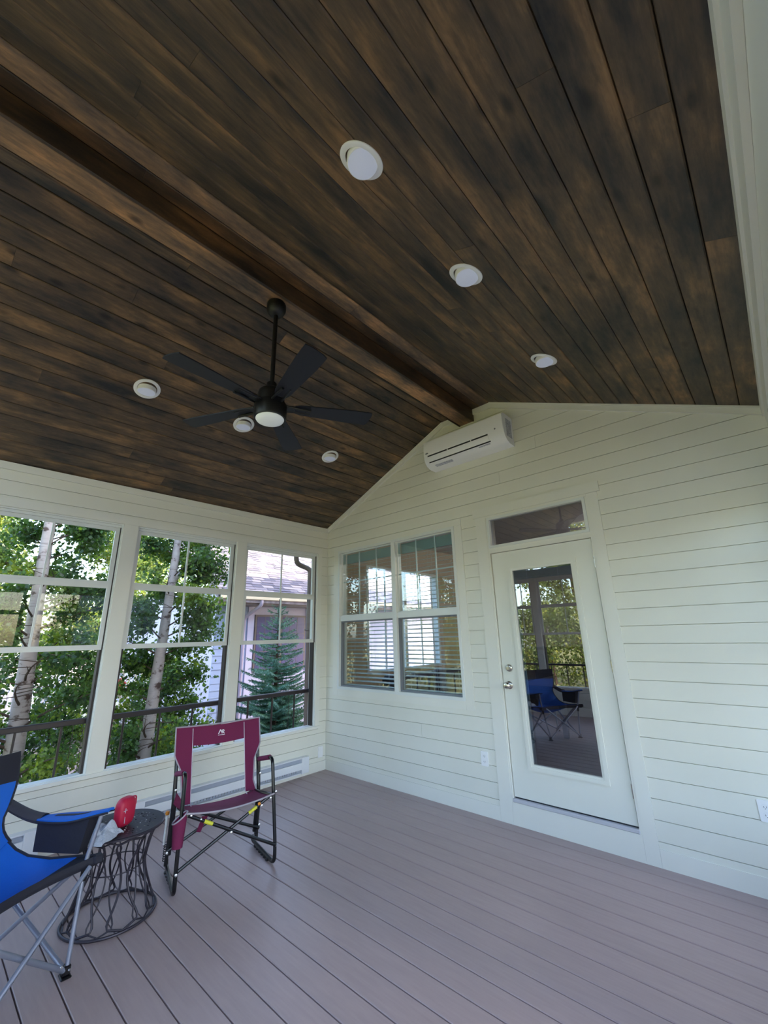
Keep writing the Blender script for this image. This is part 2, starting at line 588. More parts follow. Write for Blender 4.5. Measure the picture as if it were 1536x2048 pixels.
# ------------------------------------------------------------------ floor
fl = MB()
fl.box((0.0, YF, -0.06), (W, 0, -0.03))
floor = struct(fl.build('floor', MDGAP), 'grey brown composite deck floor of the sunroom')
y = 0.0; k = 0
ys = [0.0] + [-0.12 - 0.1460 * i for i in range(40)]
for a, b in zip(ys, ys[1:]):
    if a < YF: break
    b2 = max(b, YF)
    g = 0.0030
    prof = [(a - g, -0.03), (a - g, -0.003), (a - g - 0.003, 0.0), (b2 + g + 0.003, 0.0), (b2 + g, -0.003), (b2 + g, -0.03)]
    MB().prism(prof, lambda p, q, d: (d, p, q), 0.0, W).build('deck_board', MDECK, floor)

# ------------------------------------------------------------------ ceiling
cb = MB()
cpoly = [(-0.02, HE + .012), (XA, HR + .02), (XB, HR + .02), (W + 0.02, HE + .012), (W + 0.02, HE + .13), (XB, HR + .16), (XA, HR + .16), (-0.02, HE + .13)]
cb.prism(cpoly, lambda p, q, d: (p, d, q), YF - 0.12, 0.12)
ceiling = struct(cb.build('ceiling', MBACK), 'dark stained tongue and groove plank ceiling')
def plank_row(xa, xb, ycuts, m=None):
    L = sqrt((xb - xa) ** 2 + (ztop(xb) - ztop(xa)) ** 2)
    ux = Vector((xb - xa, 0, ztop(xb) - ztop(xa))).normalized()
    nz = Vector((-ux.z, 0, ux.x))  # up
    for ya, yb in zip(ycuts, ycuts[1:]):
        g = 0.0022; c = 0.004; t = 0.012
        prof = [(g, t), (g, c), (g + c, 0), (L - g - c, 0), (L - g, c), (L - g, t)]
        fn = lambda p, q, d: tuple(Vector((xa, d, ztop(xa))) + ux * p + nz * q)
        MB().prism(prof, fn, ya + 0.0006, yb - 0.0006).build('ceiling_plank', m or MC, ceiling)
def cuts():
    r = random.random()
    if r < 0.30: return [YF, random.uniform(-4.2, -0.6), 0.0]
    if r < 0.42:
        a = random.uniform(-4.3, -2.7); return [YF, a, a + random.uniform(1.2, 2.3), 0.0]
    return [YF, 0.0]
NP = 17
for i in range(NP):
    plank_row(XA * i / NP, XA * (i + 1) / NP, cuts())
for i in range(NP):
    w_ = (W - XB) / NP
    plank_row(XB + w_ * i, XB + w_ * (i + 1), cuts())
BX0, BX1, BZ = 2.215, 2.402, 3.70
plank_row(XA, 2.10, [YF, -2.9, 0.0]); plank_row(2.10, BX0, [YF, -2.2, 0.0], MSTRIP); plank_row(BX1, 2.492, [YF, -3.3, 0.0], MBEAM); plank_row(2.492, XB, [YF, -1.9, 0.0], MSTRIP)  # board right of the beam has the beam's shadow in its colour
# ridge beam
beam = MB()
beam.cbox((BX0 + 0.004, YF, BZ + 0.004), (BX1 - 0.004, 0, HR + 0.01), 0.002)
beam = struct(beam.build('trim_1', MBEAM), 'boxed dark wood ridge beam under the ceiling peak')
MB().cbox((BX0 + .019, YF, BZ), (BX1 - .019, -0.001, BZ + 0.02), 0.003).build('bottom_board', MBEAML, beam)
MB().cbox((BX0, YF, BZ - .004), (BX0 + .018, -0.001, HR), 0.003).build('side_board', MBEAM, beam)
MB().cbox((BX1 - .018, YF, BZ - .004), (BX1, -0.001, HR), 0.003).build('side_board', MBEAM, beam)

# ------------------------------------------------------------------ back (door) wall
WIN = (0.225, 2.052, 0.905, 2.600)       # kitchen window rough opening
DOR = (2.425, 3.385, 0.165, 2.265)
TRN = (2.440, 3.360, 2.295, 2.605)
wb = MB()
core(wb, fnB, -0.12, W + 0.12, -0.06, 4.0, [WIN, (DOR[0], DOR[1], DOR[2], TRN[3])], 0.0125, 0.15, GABLE)
wall_back = struct(wb.build('wall_back', MSID), 'cream shiplap house wall with door and window')
casW = (0.135, 2.140, 0.830, 2.668)
casD = (2.312, 3.474, 0.0, 2.715)
siding(wall_back, fnB, 0.0, W, 0.02, 3.9, [(casW[0] + .005, casW[1] - .005, casW[2] + .005, casW[3] - .005), (casD[0] + .005, casD[1] - .005, -.1, casD[3] - .005)],
       GABLE, joints=[(2.62, 2.92, 3.05), (3.02, 3.17, 3.3), (1.5, 0.53, 0.65)])
# casing of kitchen window
def casing(parent, fn, c, h, t=0.007, z_ear=None, inner_d=0.0115):
    e = 0.0008
    def brd(poly, nm='casing_board'):
        MB().prism(poly, fn, -t, inner_d + .002).build(nm, MTRIM, parent)
    brd([(c[0], h[3]), (c[1], h[3]), (c[1], c[3]), (c[0], c[3])], 'head_casing')
    brd([(c[0], c[2]), (h[0], c[2]), (h[0], h[3] - e), (c[0], h[3] - e)])
    brd([(h[1], c[2]), (c[1], c[2]), (c[1], h[3] - e), (h[1], h[3] - e)])
    brd([(h[0] + e, c[2]), (h[1] - e, c[2]), (h[1] - e, h[2]), (h[0] + e, h[2])], 'apron_board')
w1 = struct(empty('window_1', (0, 0, 0)), 'four pane house window with white blinds inside')
casing(w1, fnB, casW, (WIN[0], WIN[1], WIN[2], WIN[3]))
MX = 1.190
def frame_rect(mb, fn, r, w, d0, d1, wb_=None):
    wb_ = wb_ if wb_ is not None else w
    mb.prism([(r[0], r[2]), (r[1], r[2]), (r[1], r[2] + wb_), (r[0], r[2] + wb_)], fn, d0, d1)
    mb.prism([(r[0], r[3] - w), (r[1], r[3] - w), (r[1], r[3]), (r[0], r[3])], fn, d0, d1)
    mb.prism([(r[0], r[2] + wb_), (r[0] + w, r[2] + wb_), (r[0] + w, r[3] - w), (r[0], r[3] - w)], fn, d0, d1)
    mb.prism([(r[1] - w, r[2] + wb_), (r[1], r[2] + wb_), (r[1], r[3] - w), (r[1] - w, r[3] - w)], fn, d0, d1)
f = MB(); frame_rect(f, fnB, WIN, 0.030, -0.016, 0.10)
f.build('window_frame', MVIN, w1)
MB().prism([(MX - .030, WIN[2] + .03), (MX + .030, WIN[2] + .03), (MX + .030, WIN[3] - .03), (MX - .030, WIN[3] - .03)], fnB, -0.012, 0.10).build('mullion', MVIN, w1)
MR0, MR1 = 1.700, 1.765
for (a, b) in ((WIN[0] + .03, MX - .03), (MX + .03, WIN[1] - .03)):
    MB().prism([(a, MR0), (b, MR0), (b, MR1), (a, MR1)], fnB, 0.004, 0.06).build('meeting_rail', MVIN, w1)
    # lower sash (dark inner stop, screen frame)
    f = MB(); frame_rect(f, fnB, (a, b, WIN[2] + .03, MR0), 0.016, 0.02, 0.06); f.build('screen_frame', MGREYS, w1)
    f = MB(); frame_rect(f, fnB, (a, b, MR1, WIN[3] - .03), 0.010, 0.03, 0.06); f.build('sash', MVIN, w1)
    gl = MB(); gl.prism([(a, WIN[2] + .03), (b, WIN[2] + .03), (b, MR0), (a, MR0)], fnB, 0.050, 0.054); gl.build('pane', MGLASSH, w1)
    gl = MB(); gl.prism([(a, MR1), (b, MR1), (b, WIN[3] - .03), (a, WIN[3] - .03)], fnB, 0.042, 0.046); gl.build('pane', MGLASSH, w1)
    for q in (1 / 3, 2 / 3):
        xm = a + (b - a) * q
        MB().prism([(xm - .007, MR1), (xm + .007, MR1), (xm + .007, WIN[3] - .04), (xm - .007, WIN[3] - .04)], fnB, 0.05, 0.062).build('muntin', MVIN, w1)
    zm = 2.19
    MB().prism([(a + .01, zm - .007), (b - .01, zm - .007), (b - .01, zm + .007), (a + .01, zm + .007)], fnB, 0.051, 0.061).build('muntin', MVIN, w1)
# blinds: two, behind the sashes
def blind(x0, x1, label):
    t = tag(empty('window_blind', ((x0 + x1) / 2, 0.12, 2.54)), label, 'blind', 'blinds behind the house window')
    L = Vector(t.location)
    MB().cbox((x0 + .01 - L.x, -.012, -.10), (x1 - .01 - L.x, .012, 0.02), .003).build('valance', MTEAL, t)
    z = 2.42; n = 0
    sl = MB()
    a = radians(12)
    G = [[(x, -.024 * cos(a) * q, -.024 * sin(a) * q + .003 * (1 - q * q)) for x in (x0 + .012 - L.x, x1 - .012 - L.x)] for q in (-1, 0, 1)]
    sl.sheet(G, .0026)
    first = None
    while z > 0.97:
        if first is None:
            first = sl.build('slat', MBLIND, t); o = first
        else:
            o = first.copy(); COL.objects.link(o); o.parent = t
        o.location = (0, 0, z - L.z); z -= .0445
    for q in (.12, .5, .88):
        xx = x0 + (x1 - x0) * q - L.x
        c = MB(); c.tube([(xx, -.026, -.1), (xx, -.026, .95 - L.z)], .0011, 4); c.tube([(xx + .012, .026, -.1), (xx + .012, .026, .95 - L.z)], .0011, 4)
        c.build('cord', MBLIND, t)
    MB().cbox((x0 + .012 - L.x, -.022, .94 - L.z), (x1 - .012 - L.x, .022, .955 - L.z), .003).build('bottom_rail', MBLIND, t)
blind(WIN[0] + .03, MX - .02, 'white slatted blind behind the left half of the house window')
blind(MX + .02, WIN[1] - .03, 'white slatted blind behind the right half of the house window')

# door
d1 = struct(empty('door_1', (0, 0, 0)), 'white full glass house door with transom')
e_ = .0008
def brdB(poly, nm, parent=d1, t=.007, m=MTRIM, din=.0135):
    return MB().prism(poly, fnB, -t, din).build(nm, m, parent)
# header with ears, side casings, kick board
brdB([(2.290, 2.628), (3.496, 2.628), (3.496, 2.715), (2.290, 2.715)], 'head_casing', t=.014)
brdB([(casD[0], 0.0), (DOR[0], 0.0), (DOR[0], 2.627), (casD[0], 2.627)], 'casing_board')
brdB([(DOR[1], 0.0), (casD[1], 0.0), (casD[1], 2.627), (DOR[1], 2.627)], 'casing_board')
brdB([(DOR[0] + e_, 0.0), (DOR[1] - e_, 0.0), (DOR[1] - e_, DOR[2]), (DOR[0] + e_, DOR[2])], 'kick_board')
brdB([(DOR[0] + e_, TRN[3]), (DOR[1] - e_, TRN[3]), (DOR[1] - e_, 2.627), (DOR[0] + e_, 2.627)], 'filler_board')
# jambs
for nm, q in (('jamb', (DOR[0], 2.4395, DOR[2], 2.605)), ('jamb', (3.3695, DOR[1], DOR[2], 2.605)), ('transom_bar', (2.4395, 3.3695, 2.252, 2.300))):
    MB().prism([(q[0], q[2]), (q[1], q[2]), (q[1], q[3]), (q[0], q[3])], fnB, -0.004, 0.14).build(nm, MTRIM, d1)
f = MB(); frame_rect(f, fnB, (2.4395, 3.3695, 2.300, 2.605), 0.024, -0.014, 0.05); f.build('transom_frame', MVIN, d1)
gl = MB(); gl.prism([(2.46, 2.32), (3.35, 2.32), (3.35, 2.585), (2.46, 2.585)], fnB, 0.02, 0.024); gl.build('transom_pane', MGLASSD, d1)
# leaf
GL = (2.636, 3.180, 0.462, 2.068)
leaf = MB()
lx0, lx1, lz0, lz1 = 2.446, 3.3625, 0.204, 2.247
for q in rects_minus(lx0, lx1, lz0, lz1, [GL]):
    pass
leaf = MB(); frame_rect(leaf, fnB, (lx0, GL[0], lz0, lz1), 0, 0, 0) if False else None
leaf = MB()
leaf.prism([(lx0, lz0), (GL[0], lz0), (GL[0], lz1), (lx0, lz1)], fnB, 0.012, 0.056)
leaf.prism([(GL[1], lz0), (lx1, lz0), (lx1, lz1), (GL[1], lz1)], fnB, 0.012, 0.056)
leaf.prism([(GL[0], lz0), (GL[1], lz0), (GL[1], GL[2]), (GL[0], GL[2])], fnB, 0.012, 0.056)
leaf.prism([(GL[0], GL[3]), (GL[1], GL[3]), (GL[1], lz1), (GL[0], lz1)], fnB, 0.012, 0.056)
leaf = leaf.build('door_leaf', MDOOR, d1)
f = MB(); R4 = (GL[0] - .04, GL[1] + .04, GL[2] - .04, GL[3] + .04)
frame_rect(f, fnB, R4, 0.030, 0.001, 0.02); f.build('glass_moulding', MDOOR, leaf)
f = MB(); frame_rect(f, fnB, (GL[0] - .012, GL[1] + .012, GL[2] - .012, GL[3] + .012), 0.018, 0.006, 0.03); f.build('inner_moulding', MDOOR, leaf)
gl = MB(); gl.prism([(GL[0], GL[2]), (GL[1], GL[2]), (GL[1], GL[3]), (GL[0], GL[3])], fnB, 0.022, 0.026); gl.build('pane', MGLASSD, leaf)
bc = MB(); bc.box((GL[0] + .02, .029, 1.990), (GL[1] - .004, .044, 2.052)); bc.box((GL[0] + .012, .030, 1.978), (GL[1] - .004, .046, 1.988))
bc.build('raised_blind', MTEAL, leaf)
bt = MB(); bt.box((GL[0] + .001, .029, GL[2]), (GL[0] + .024, .046, GL[3] - .001)); bt.box((GL[0] + .001, .029, 2.054), (GL[1] - .001, .046, GL[3] - .001))
bt.build('blind_track', mat('pale green blind track', srgb(176, 200, 188), .5), leaf)
for xx in (2.77, 3.05):
    c = MB(); c.box((xx - .003, .027, 1.97), (xx + .003, .031, 2.055)); c.build('blind_clip', MBLIND, leaf)
def lock(z, x, knob):
    rot = Matrix.Rotation(radians(90), 3, 'X')
    b = MB()
    if knob:
        b.lathe([(.033, 0), (.033, .006), (.026, .011), (.012, .014), (.011, .03), (.020, .036), (.028, .048), (.028, .058), (.020, .068), (.006, .071)], 28, (x, .012, z), rot)
        return b.build('door_knob', MCHR, leaf, True)
    b.lathe([(.032, 0), (.032, .006), (.029, .014), (.024, .018), (.018, .019), (.018, .022), (.004, .0225)], 28, (x, .012, z), rot)
    return b.build('deadbolt', MCHR, leaf, True)
lock(1.211, 2.515, False); lock(1.068, 2.500, True)
th = MB(); th.cbox((DOR[0] + .012, -.012, .166), (DOR[1] - .012, .13, .192), .004); th.build('threshold', MALU, d1)
sw = MB(); sw.box((lx0, .020, .192), (lx1, .05, .204)); sw.build('door_sweep', MSHADE, d1)
for z in (.42, 1.25, 2.05):
    h = MB(); h.tube([(3.366, .006, z - .045), (3.366, .006, z + .045)], .006, 10); h.build('hinge', MCHR, d1, True)

# rake trim following the gable profile, broken by the beam
tr = empty('trim_2'); struct(tr, 'cream trim boards along the gable under the ceiling')
def seg_trim(xa, za, xb, zb, h, parent=tr, y0=-.022):
    MB().prism([(xa, za - h), (xb, zb - h), (xb, zb), (xa, za)], fnB, y0, .012).build('trim_board', MTRIM, parent)
TH = .062
seg_trim(0, HE, XA, HR, TH); seg_trim(XA, HR, BX0, HR, TH); seg_trim(BX1, HR, XB, HR, TH); seg_trim(XB, HR, W, HE, TH)
# narrow top bead on the rake
tb = MB()
for a, b in (((0, HE), (XA, HR)), ((XB, HR), (W, HE))):
    tb.prism([(a[0], a[1] - .014), (b[0], b[1] - .014), (b[0], b[1]), (a[0], a[1])], fnB, -.030, -.020)
tb.build('trim_bead', MTRIM, tr)
# left wall and right wall ceiling trim
t3 = struct(MB().prism([(YF, HE - .012 - .050), (0, HE - .062), (0, HE), (YF, HE)], fnL, -.020, .012).build('trim_3', MTRIM), 'cream trim under the left edge of the ceiling')
t4 = struct(MB().prism([(YF, HE - .062), (0, HE - .062), (0, HE), (YF, HE)], fnR, -.020, .012).build('trim_4', MTRIM), 'cream trim under the right edge of the ceiling')
MB().prism([(YF, HE - .18), (0, HE - .18), (0, HE - .062), (YF, HE - .062)], fnR, -.009, .012).build('frieze_board', MTRIM, t4)
# baseboards
def basebd(name, fn, s0, s1, lab):
    b = MB().prism([(s0, 0.0), (s1, 0.0), (s1, .100), (s0, .100)], fn, -.015, .012)
    return struct(b.build(name, MTRIM), lab)
bb = struct(empty('baseboard_back'), 'cream baseboard along the house wall')
for s0, s1 in ((0.0, casD[0] - .001), (casD[1] + .001, W)):
    MB().prism([(s0, 0.0), (s1, 0.0), (s1, .108), (s0, .108)], fnB, -.0065, .012).build('base_board', MTRIM, bb)
basebd('baseboard_left', fnL, YF, 0.0, 'cream baseboard along the window wall')
basebd('baseboard_right', fnR, YF, 0.0, 'cream baseboard along the right wall')
basebd('baseboard_front', fnF, 0.0, W, 'cream baseboard along the front wall')

# ------------------------------------------------------------------ window walls
Z0, Z1 = 0.485, 2.585
A0, A1 = 1.982, 2.050     # upper rails
B0, B1 = 1.452, 1.502     # lower rails
wcount = [1]
def window_bay(fn, s0, s1, label, glass=True, rin=None, flip=1):
    wcount[0] += 1
    w = struct(empty('window_%d' % wcount[0]), label)
    m = (s0 + s1) / 2
    def R(q, d0, d1, nm, mt, parent=w):
        return MB().prism([(q[0], q[2]), (q[1], q[2]), (q[1], q[3]), (q[0], q[3])], fn, d0, d1).build(nm, mt, parent)
    # outer vinyl frame and its stepped head
    f = MB(); frame_rect(f, fn, (s0, s1, Z0, Z1), .012, .012, .10); f.build('window_frame', MVIN, w)
    R((s0 + .012, s1 - .012, Z1 - .034, Z1 - .012), .028, .10, 'head_stop', MVIN)
    # top sash
    f = MB(); frame_rect(f, fn, (s0 + .014, s1 - .014, 2.012, Z1 - .030), .036, .050, .068); f.build('top_sash', MVIN, w)
    # middle sash, one track further in
    f = MB(); frame_rect(f, fn, (s0 + .014, s1 - .014, B0, 2.020), .038, .030, .047, .042); f.build('middle_sash', MVIN, w)
    R((m - .008, m + .008, 2.045, Z1 - .064), .054, .066, 'muntin', MVIN)
    R((m - .008, m + .008, B0 + .04, 1.985), .034, .046, 'muntin', MVIN)
    if glass:
        R((s0 + .045, s1 - .045, 2.04, Z1 - .06), .058, .0605, 'pane', MGLASS)
        R((s0 + .045, s1 - .045, B0 + .035, 1.99), .038, .0405, 'pane', MGLASS)
    # dark screen tracks beside the open bottom
    R((s0 + .0125, s0 + .030, Z0 + .012, B0), .030, .095, 'screen_track', MTRACK)
    R((s1 - .030, s1 - .0125, Z0 + .012, B0), .030, .095, 'screen_track', MTRACK)
    R((s1 - .020, s1 - .0125, B0, Z1 - .035), .020, .030, 'side_track', MTRACK)
    return w

# left wall
LB = [(-1.218, -0.172), (-2.372, -1.335), (-3.530, -2.496), (-4.690, -3.655)]
hl = [(a, b, Z0, Z1) for a, b in LB]
wl = MB(); core(wl, fnL, YF - .12, 0.0125, -0.9, HE + .05, hl, 0.0125, 0.14)
wall_left = struct(wl.build('wall_left', MSID), 'left wall of the sunroom, mostly windows')
hs_ = [(LB[3][0] - .09, LB[0][1] + .055, Z0 - .032, Z1 + .068)]
siding(wall_left, fnL, YF, 0.0, 0.02, HE - .01, hs_)
# posts, corner boards, head board and stool (sill)
def wb_board(fn, q, nm, parent, t=.006):
    return MB().prism([(q[0], q[2]), (q[1], q[2]), (q[1], q[3]), (q[0], q[3])], fn, -t, .02).build(nm, MTRIM, parent)
def dress(fn, bays, wall, head_h=.068):
    bays = sorted(bays)
    lo, hi = bays[0][0] - .095, bays[-1][1] + .06
    for (a, b), (c, d) in zip(bays, bays[1:]):
        wb_board(fn, (b, c, Z0, Z1), 'window_post', wall)
    wb_board(fn, (lo, bays[0][0], Z0, Z1), 'window_post', wall)
    wb_board(fn, (bays[-1][1], hi, Z0, Z1), 'window_post', wall)
    wb_board(fn, (lo, hi, Z1 + .0008, Z1 + head_h), 'head_board', wall)
    MB().prism([(lo - .01, Z0 - .022), (hi + .0, Z0 - .022), (hi + .0, Z0 + .006), (lo - .01, Z0 + .006)], fn, -.028, .012).build('sill_board', MTRIM, wall)
dress(fnL, LB, wall_left)
names = ['window nearest the house corner on the left wall', 'second window from the house corner on the left wall, behind the maroon chair',
         'third window from the house corner, above the blue chair', 'fourth window of the left wall, nearest the front wall']
for (a, b), n_ in zip(LB, names): window_bay(fnL, a, b, n_)

# right wall (camera stands beside it)
Z1R_ = Z1; Z1 = 2.40
hlr = [(a, b, Z0, Z1) for a, b in LB]
wr = MB(); core(wr, fnR, YF - .12, 0.0125, -0.9, HE + .05, hlr, 0.0125, 0.14)
wall_right = struct(wr.build('wall_right', MTRIM), 'right wall of the sunroom beside the camera')
siding(wall_right, fnR, YF, 0.0, 0.02, Z0 - .03, [])
dress(fnR, LB, wall_right)
for (a, b) in LB: window_bay(fnR, a, b, 'window in the right wall beside the camera')
Z1 = Z1R_

# front wall, behind the camera
FB = [(0.12, 0.600), (0.720, 1.765), (1.885, 2.930), (3.050, 4.095)]
wf = MB(); core(wf, fnF, -.12, W + .12, -0.9, 4.0, [(a, b, Z0, Z1) for a, b in FB] + [(0.55, 2.24, 2.78, 3.62), (2.37, 4.05, 2.78, 3.62)], 0.0125, 0.14,
               [(-SL, 1, HE), (0, 1, HR), ((HR - HE) / (W - XB), 1, HE + (HR - HE) / (W - XB) * W)])
wall_front = struct(wf.build('wall_front', MTRIM), 'front wall of the sunroom behind the camera')
siding(wall_front, fnF, 0, W, 0.02, Z0 - .03, [])
dress(fnF, FB, wall_front)
for (a, b) in FB: window_bay(fnF, a, b, 'window in the front wall behind the camera')

# roof over the porch
rf = MB()
rf.prism([(-.30, HE + .0), (2.305, HR + .28), (4.90, HE + .0), (4.90, HE + .20), (2.305, HR + .48), (-.30, HE + .20)], lambda p, q, d: (p, d, q), YF - .2, .25)
struct(rf.build('roof', MSHG), 'porch roof')

# ------------------------------------------------------------------ outlets
def outlet(fn, s, z, label, blank=False, kind='outlet_plate'):
    o = empty(kind, fn(s, z, 0)); tag(o, label, 'outlet')
    L = Vector(o.location)
    def P(poly, d0, d1, nm, mt):
        mb = MB().prism(poly, fn, d0, d1); mb.v = [tuple(Vector(v) - L) for v in mb.v]
        return mb.build(nm, mt, o)
    w, h = .035, .058
    P([(s - w, z - h + .004), (s - w + .004, z - h), (s + w - .004, z - h), (s + w, z - h + .004), (s + w, z + h - .004), (s + w - .004, z + h), (s - w + .004, z + h), (s - w, z + h - .004)], -.006, 0.0, 'cover_plate', MWHITE)
    if blank: return o
    for q in (-.022, .022):
        r = P([(s + .017 * cos(a), z + q + .015 * sin(a)) for a in [i * pi / 6 for i in range(12)]], -.008, -.006, 'receptacle', MWHITE)
        mb = MB()
        for dx in (-.006, .006):
            mb.prism([(s + dx - .001, z + q - .004), (s + dx + .001, z + q - .004), (s + dx + .001, z + q + .005), (s + dx - .001, z + q + .005)], fn, -.0085, -.008)
        mb.prism([(s - .002, z + q - .010), (s + .002, z + q - .010), (s + .002, z + q - .007), (s - .002, z + q - .007)], fn, -.0085, -.008)
        mb.v = [tuple(Vector(v) - L) for v in mb.v]
        mb.build('socket_slots', MSHADE, r)
    return o
outlet(fnB, 2.197, .447, 'white duplex outlet low on the siding between window and door')
outlet(fnB, 4.085, .458, 'white duplex outlet low on the siding at the right edge, right of the door')
outlet(fnL, -.078, .200, 'blank white cover plate low in the corner by the long heater', True)

# ------------------------------------------------------------------ baseboard heaters
MHSLOT = mat('light grey heater slot', srgb(176, 182, 196), .6)
def heater(y0, y1, label):
    o = tag(empty('baseboard_heater', (0, (y0 + y1) / 2, 0.03)), label, 'heater')
    yc = (y0 + y1) / 2
    def B(a, b, nm, mt, parent=o, c=.002):
        return MB().cbox((a[0], a[1] - yc, a[2] - .03), (b[0], b[1] - yc, b[2] - .03), c).build(nm, mt, parent)
    B((.001, y0, .040), (.012, y1, .205), 'back_plate', MHEAT)
    B((.012, y0 + .10, .192), (.062, y1 - .10, .205), 'top_cover', MHEAT)
    B((.050, y0 + .10, .085), (.066, y1 - .10, .155), 'front_panel', MHEAT)
    B((.012, y0 + .10, .040), (.055, y1 - .10, .050), 'bottom_rail', MHEAT)
    B((.012, y0, .040), (.066, y0 + .10, .205), 'end_cap', MHEAT)
    B((.012, y1 - .10, .040), (.066, y1, .205), 'end_cap', MHEAT)
    B((.014, y0 + .10, .052), (.030, y1 - .10, .190), 'heating_core', MHSLOT)
    fin = MB(); n = int((y1 - y0 - .24) / .03)
    for i in range(n):
        yy = y0 + .12 + i * .03
        fin.box((.030, yy - yc, .058 - .03), (.046, yy + .002 - yc, .082 - .03))
    tag(fin.build('fins', MALU, o), kind='stuff')
heater(-2.13, -.29, 'long white baseboard heater on the left wall behind the maroon chair')
heater(-4.45, -2.735, 'white baseboard heater on the left wall behind the blue chair')

# ------------------------------------------------------------------ air conditioner
ac = tag(empty('air_conditioner', (2.338, -.0, 3.26)), 'white wall mounted mini split air conditioner under the ridge beam', 'air conditioner')
AX0, AX1 = 1.861, 2.815
def acp(nm, poly, x0, x1, m, parent=ac, smooth=True):
    mb = MB().prism(poly, lambda p, q, d: (d - 2.338, p, q - 3.26), x0, x1)
    return mb.build(nm, m, parent, smooth)
prof = [(-.0005, 3.565), (-.165, 3.565), (-.192, 3.558), (-.200, 3.54), (-.203, 3.40), (-.198, 3.355), (-.185, 3.320), (-.150, 3.285), (-.100, 3.265), (-.0005, 3.262)]
acp('body', prof, AX0, AX1, MWHITE)
acp('front_panel', [(-.200, 3.552), (-.208, 3.548), (-.2115, 3.40), (-.2065, 3.386), (-.200, 3.390)], AX0 + .004, AX1 - .004, MWHITE)
acp('outlet_recess', [(-.2025, 3.384), (-.2045, 3.388), (-.2035, 3.368), (-.2015, 3.368)], AX0 + .05, AX1 - .17, MSHADE, smooth=False)
acp('louvre', [(-.201, 3.369), (-.208, 3.369), (-.202, 3.340), (-.189, 3.314), (-.183, 3.318)], AX0 + .055, AX1 - .165, MWHITE)
acp('louvre_gap', [(-.184, 3.3165), (-.1870, 3.3135), (-.180, 3.304), (-.1775, 3.307)], AX0 + .055, AX1 - .155, MSHADE, smooth=False)
for q in (.32, .62):
    xx = AX0 + (AX1 - AX0) * q
    acp('louvre_hinge', [(-.2025, 3.390), (-.2085, 3.388), (-.208, 3.366), (-.2025, 3.366)], xx, xx + .008, MWHITE, smooth=False)
mb = MB(); mb.lathe([(.0085, 0), (.0085, .0015), (.007, .002)], 20, (AX1 - .085 - 2.338, -.2115, 3.408 - 3.26), Matrix.Rotation(radians(90), 3, 'X'))
mb.build('indicator', MGREYS, ac)
# maker's badge, information stickers
mb = MB(); mb.lathe([(.020, 0), (.020, .001), (.019, .0015)], 24, (0, 0, 0), Matrix.Rotation(radians(90), 3, 'X'))
mb.v = [(v[0] + AX0 + .045 - 2.338, v[1] - .2110, v[2] * .42 + 3.412 - 3.26) for v in mb.v]
mb.build('oval_badge', MGREYS, ac)
def acquad(nm, p, u, v, m, parent=ac):
    P = [Vector(p) + Vector(u) * a + Vector(v) * b for a, b in ((0, 0), (1, 0), (1, 1), (0, 1))]
    n = Vector(u).cross(Vector(v)).normalized() * .0006
    mb = MB(); mb.add([q for q in P] + [q + n for q in P], [(0, 1, 2, 3), (7, 6, 5, 4), (0, 1, 5, 4), (1, 2, 6, 5), (2, 3, 7, 6), (3, 0, 4, 7)])
    return mb.build(nm, m, parent)
MSTK = mat('pale grey sticker', srgb(196, 198, 208), .5)
_stk = MSTK.node_tree
_v = coords(MSTK, (1, 1, 1)); _n = noise(MSTK, _v, 260, 2)
base(MSTK, ramp(MSTK, _n, [(0.46, srgb(120, 124, 140)), (0.52, srgb(214, 216, 224))]))
_dn = Vector((0, .050, -.020)).normalized()
acquad('sticker', (AX0 + .10 - 2.338, -.146, 3.2825 - 3.26), (.22, 0, 0), _dn * .036, MSTK)
acquad('sticker', (AX1 - .30 - 2.338, -.168, 3.302 - 3.26), (.13, 0, 0), Vector((0, .025, -.025)).normalized() * .014, MSTK)
mb = MB(); mb.box((AX1 + .0002 - 2.338, -.145, 3.33 - 3.26), (AX1 + .0012 - 2.338, -.035, 3.52 - 3.26)); mb.build('side_label', MSTK, ac)

# ------------------------------------------------------------------ recessed lights
def recessed(x, yy, label, right):
    z = ztop(x)
    o = tag(empty('recessed_light', (x, yy, z)), label, 'ceiling light', 'recessed lights in the wood ceiling')
    n = Vector((-SL if not right else (HR - HE) / (W - XB), 0, 1)).normalized()   # up normal of the slope
    rot = Vector((0, 0, -1)).rotation_difference(-n).to_matrix()
    rr = .094
    mb = MB(); mb.lathe([(.070, .001), (.070, -.006), (rr - .006, -.007), (rr, -.004), (rr, .001)], 48, (0, 0, 0), rot, cap=False)
    mb.build('trim_ring', MWHITE, o, True)
    # tilted eyeball pointing straight down
    off = Vector((.006 if right else -.006, 0, 0))
    mb = MB(); mb.lathe([(.066, .022), (.0665, -.004), (.0655, -.012), (.062, -.014)], 40, off + Vector((0, 0, -.014)), None, cap=False)
    eye = mb.build('gimbal', MWHITE, o, True)
    mb = MB(); mb.lathe([(.0618, 0.0), (.0618, -.002), (.03, -.0035), (.002, -.004)], 40, off + Vector((0, 0, -.0265)), None)
    mb.build('lens', MLENS, eye, True)
    mb = MB(); mb.lathe([(.0705, .0015), (.069, .010)], 32, (0, 0, 0), rot)
    mb.build('housing', MWHITE, o, True)
for yy, p in ((-2.755, 'nearest the camera'), (-1.945, 'middle of the three'), (-.888, 'nearest the house wall')):
    recessed(3.503, yy, 'white recessed light on the right slope of the ceiling, ' + p, True)
for yy, p in ((-2.772, 'leftmost in the photo'), (-1.939, 'half hidden behind the fan'), (-.896, 'nearest the house wall')):
    recessed(1.090, yy, 'white recessed light on the left slope of the ceiling, ' + p, False)

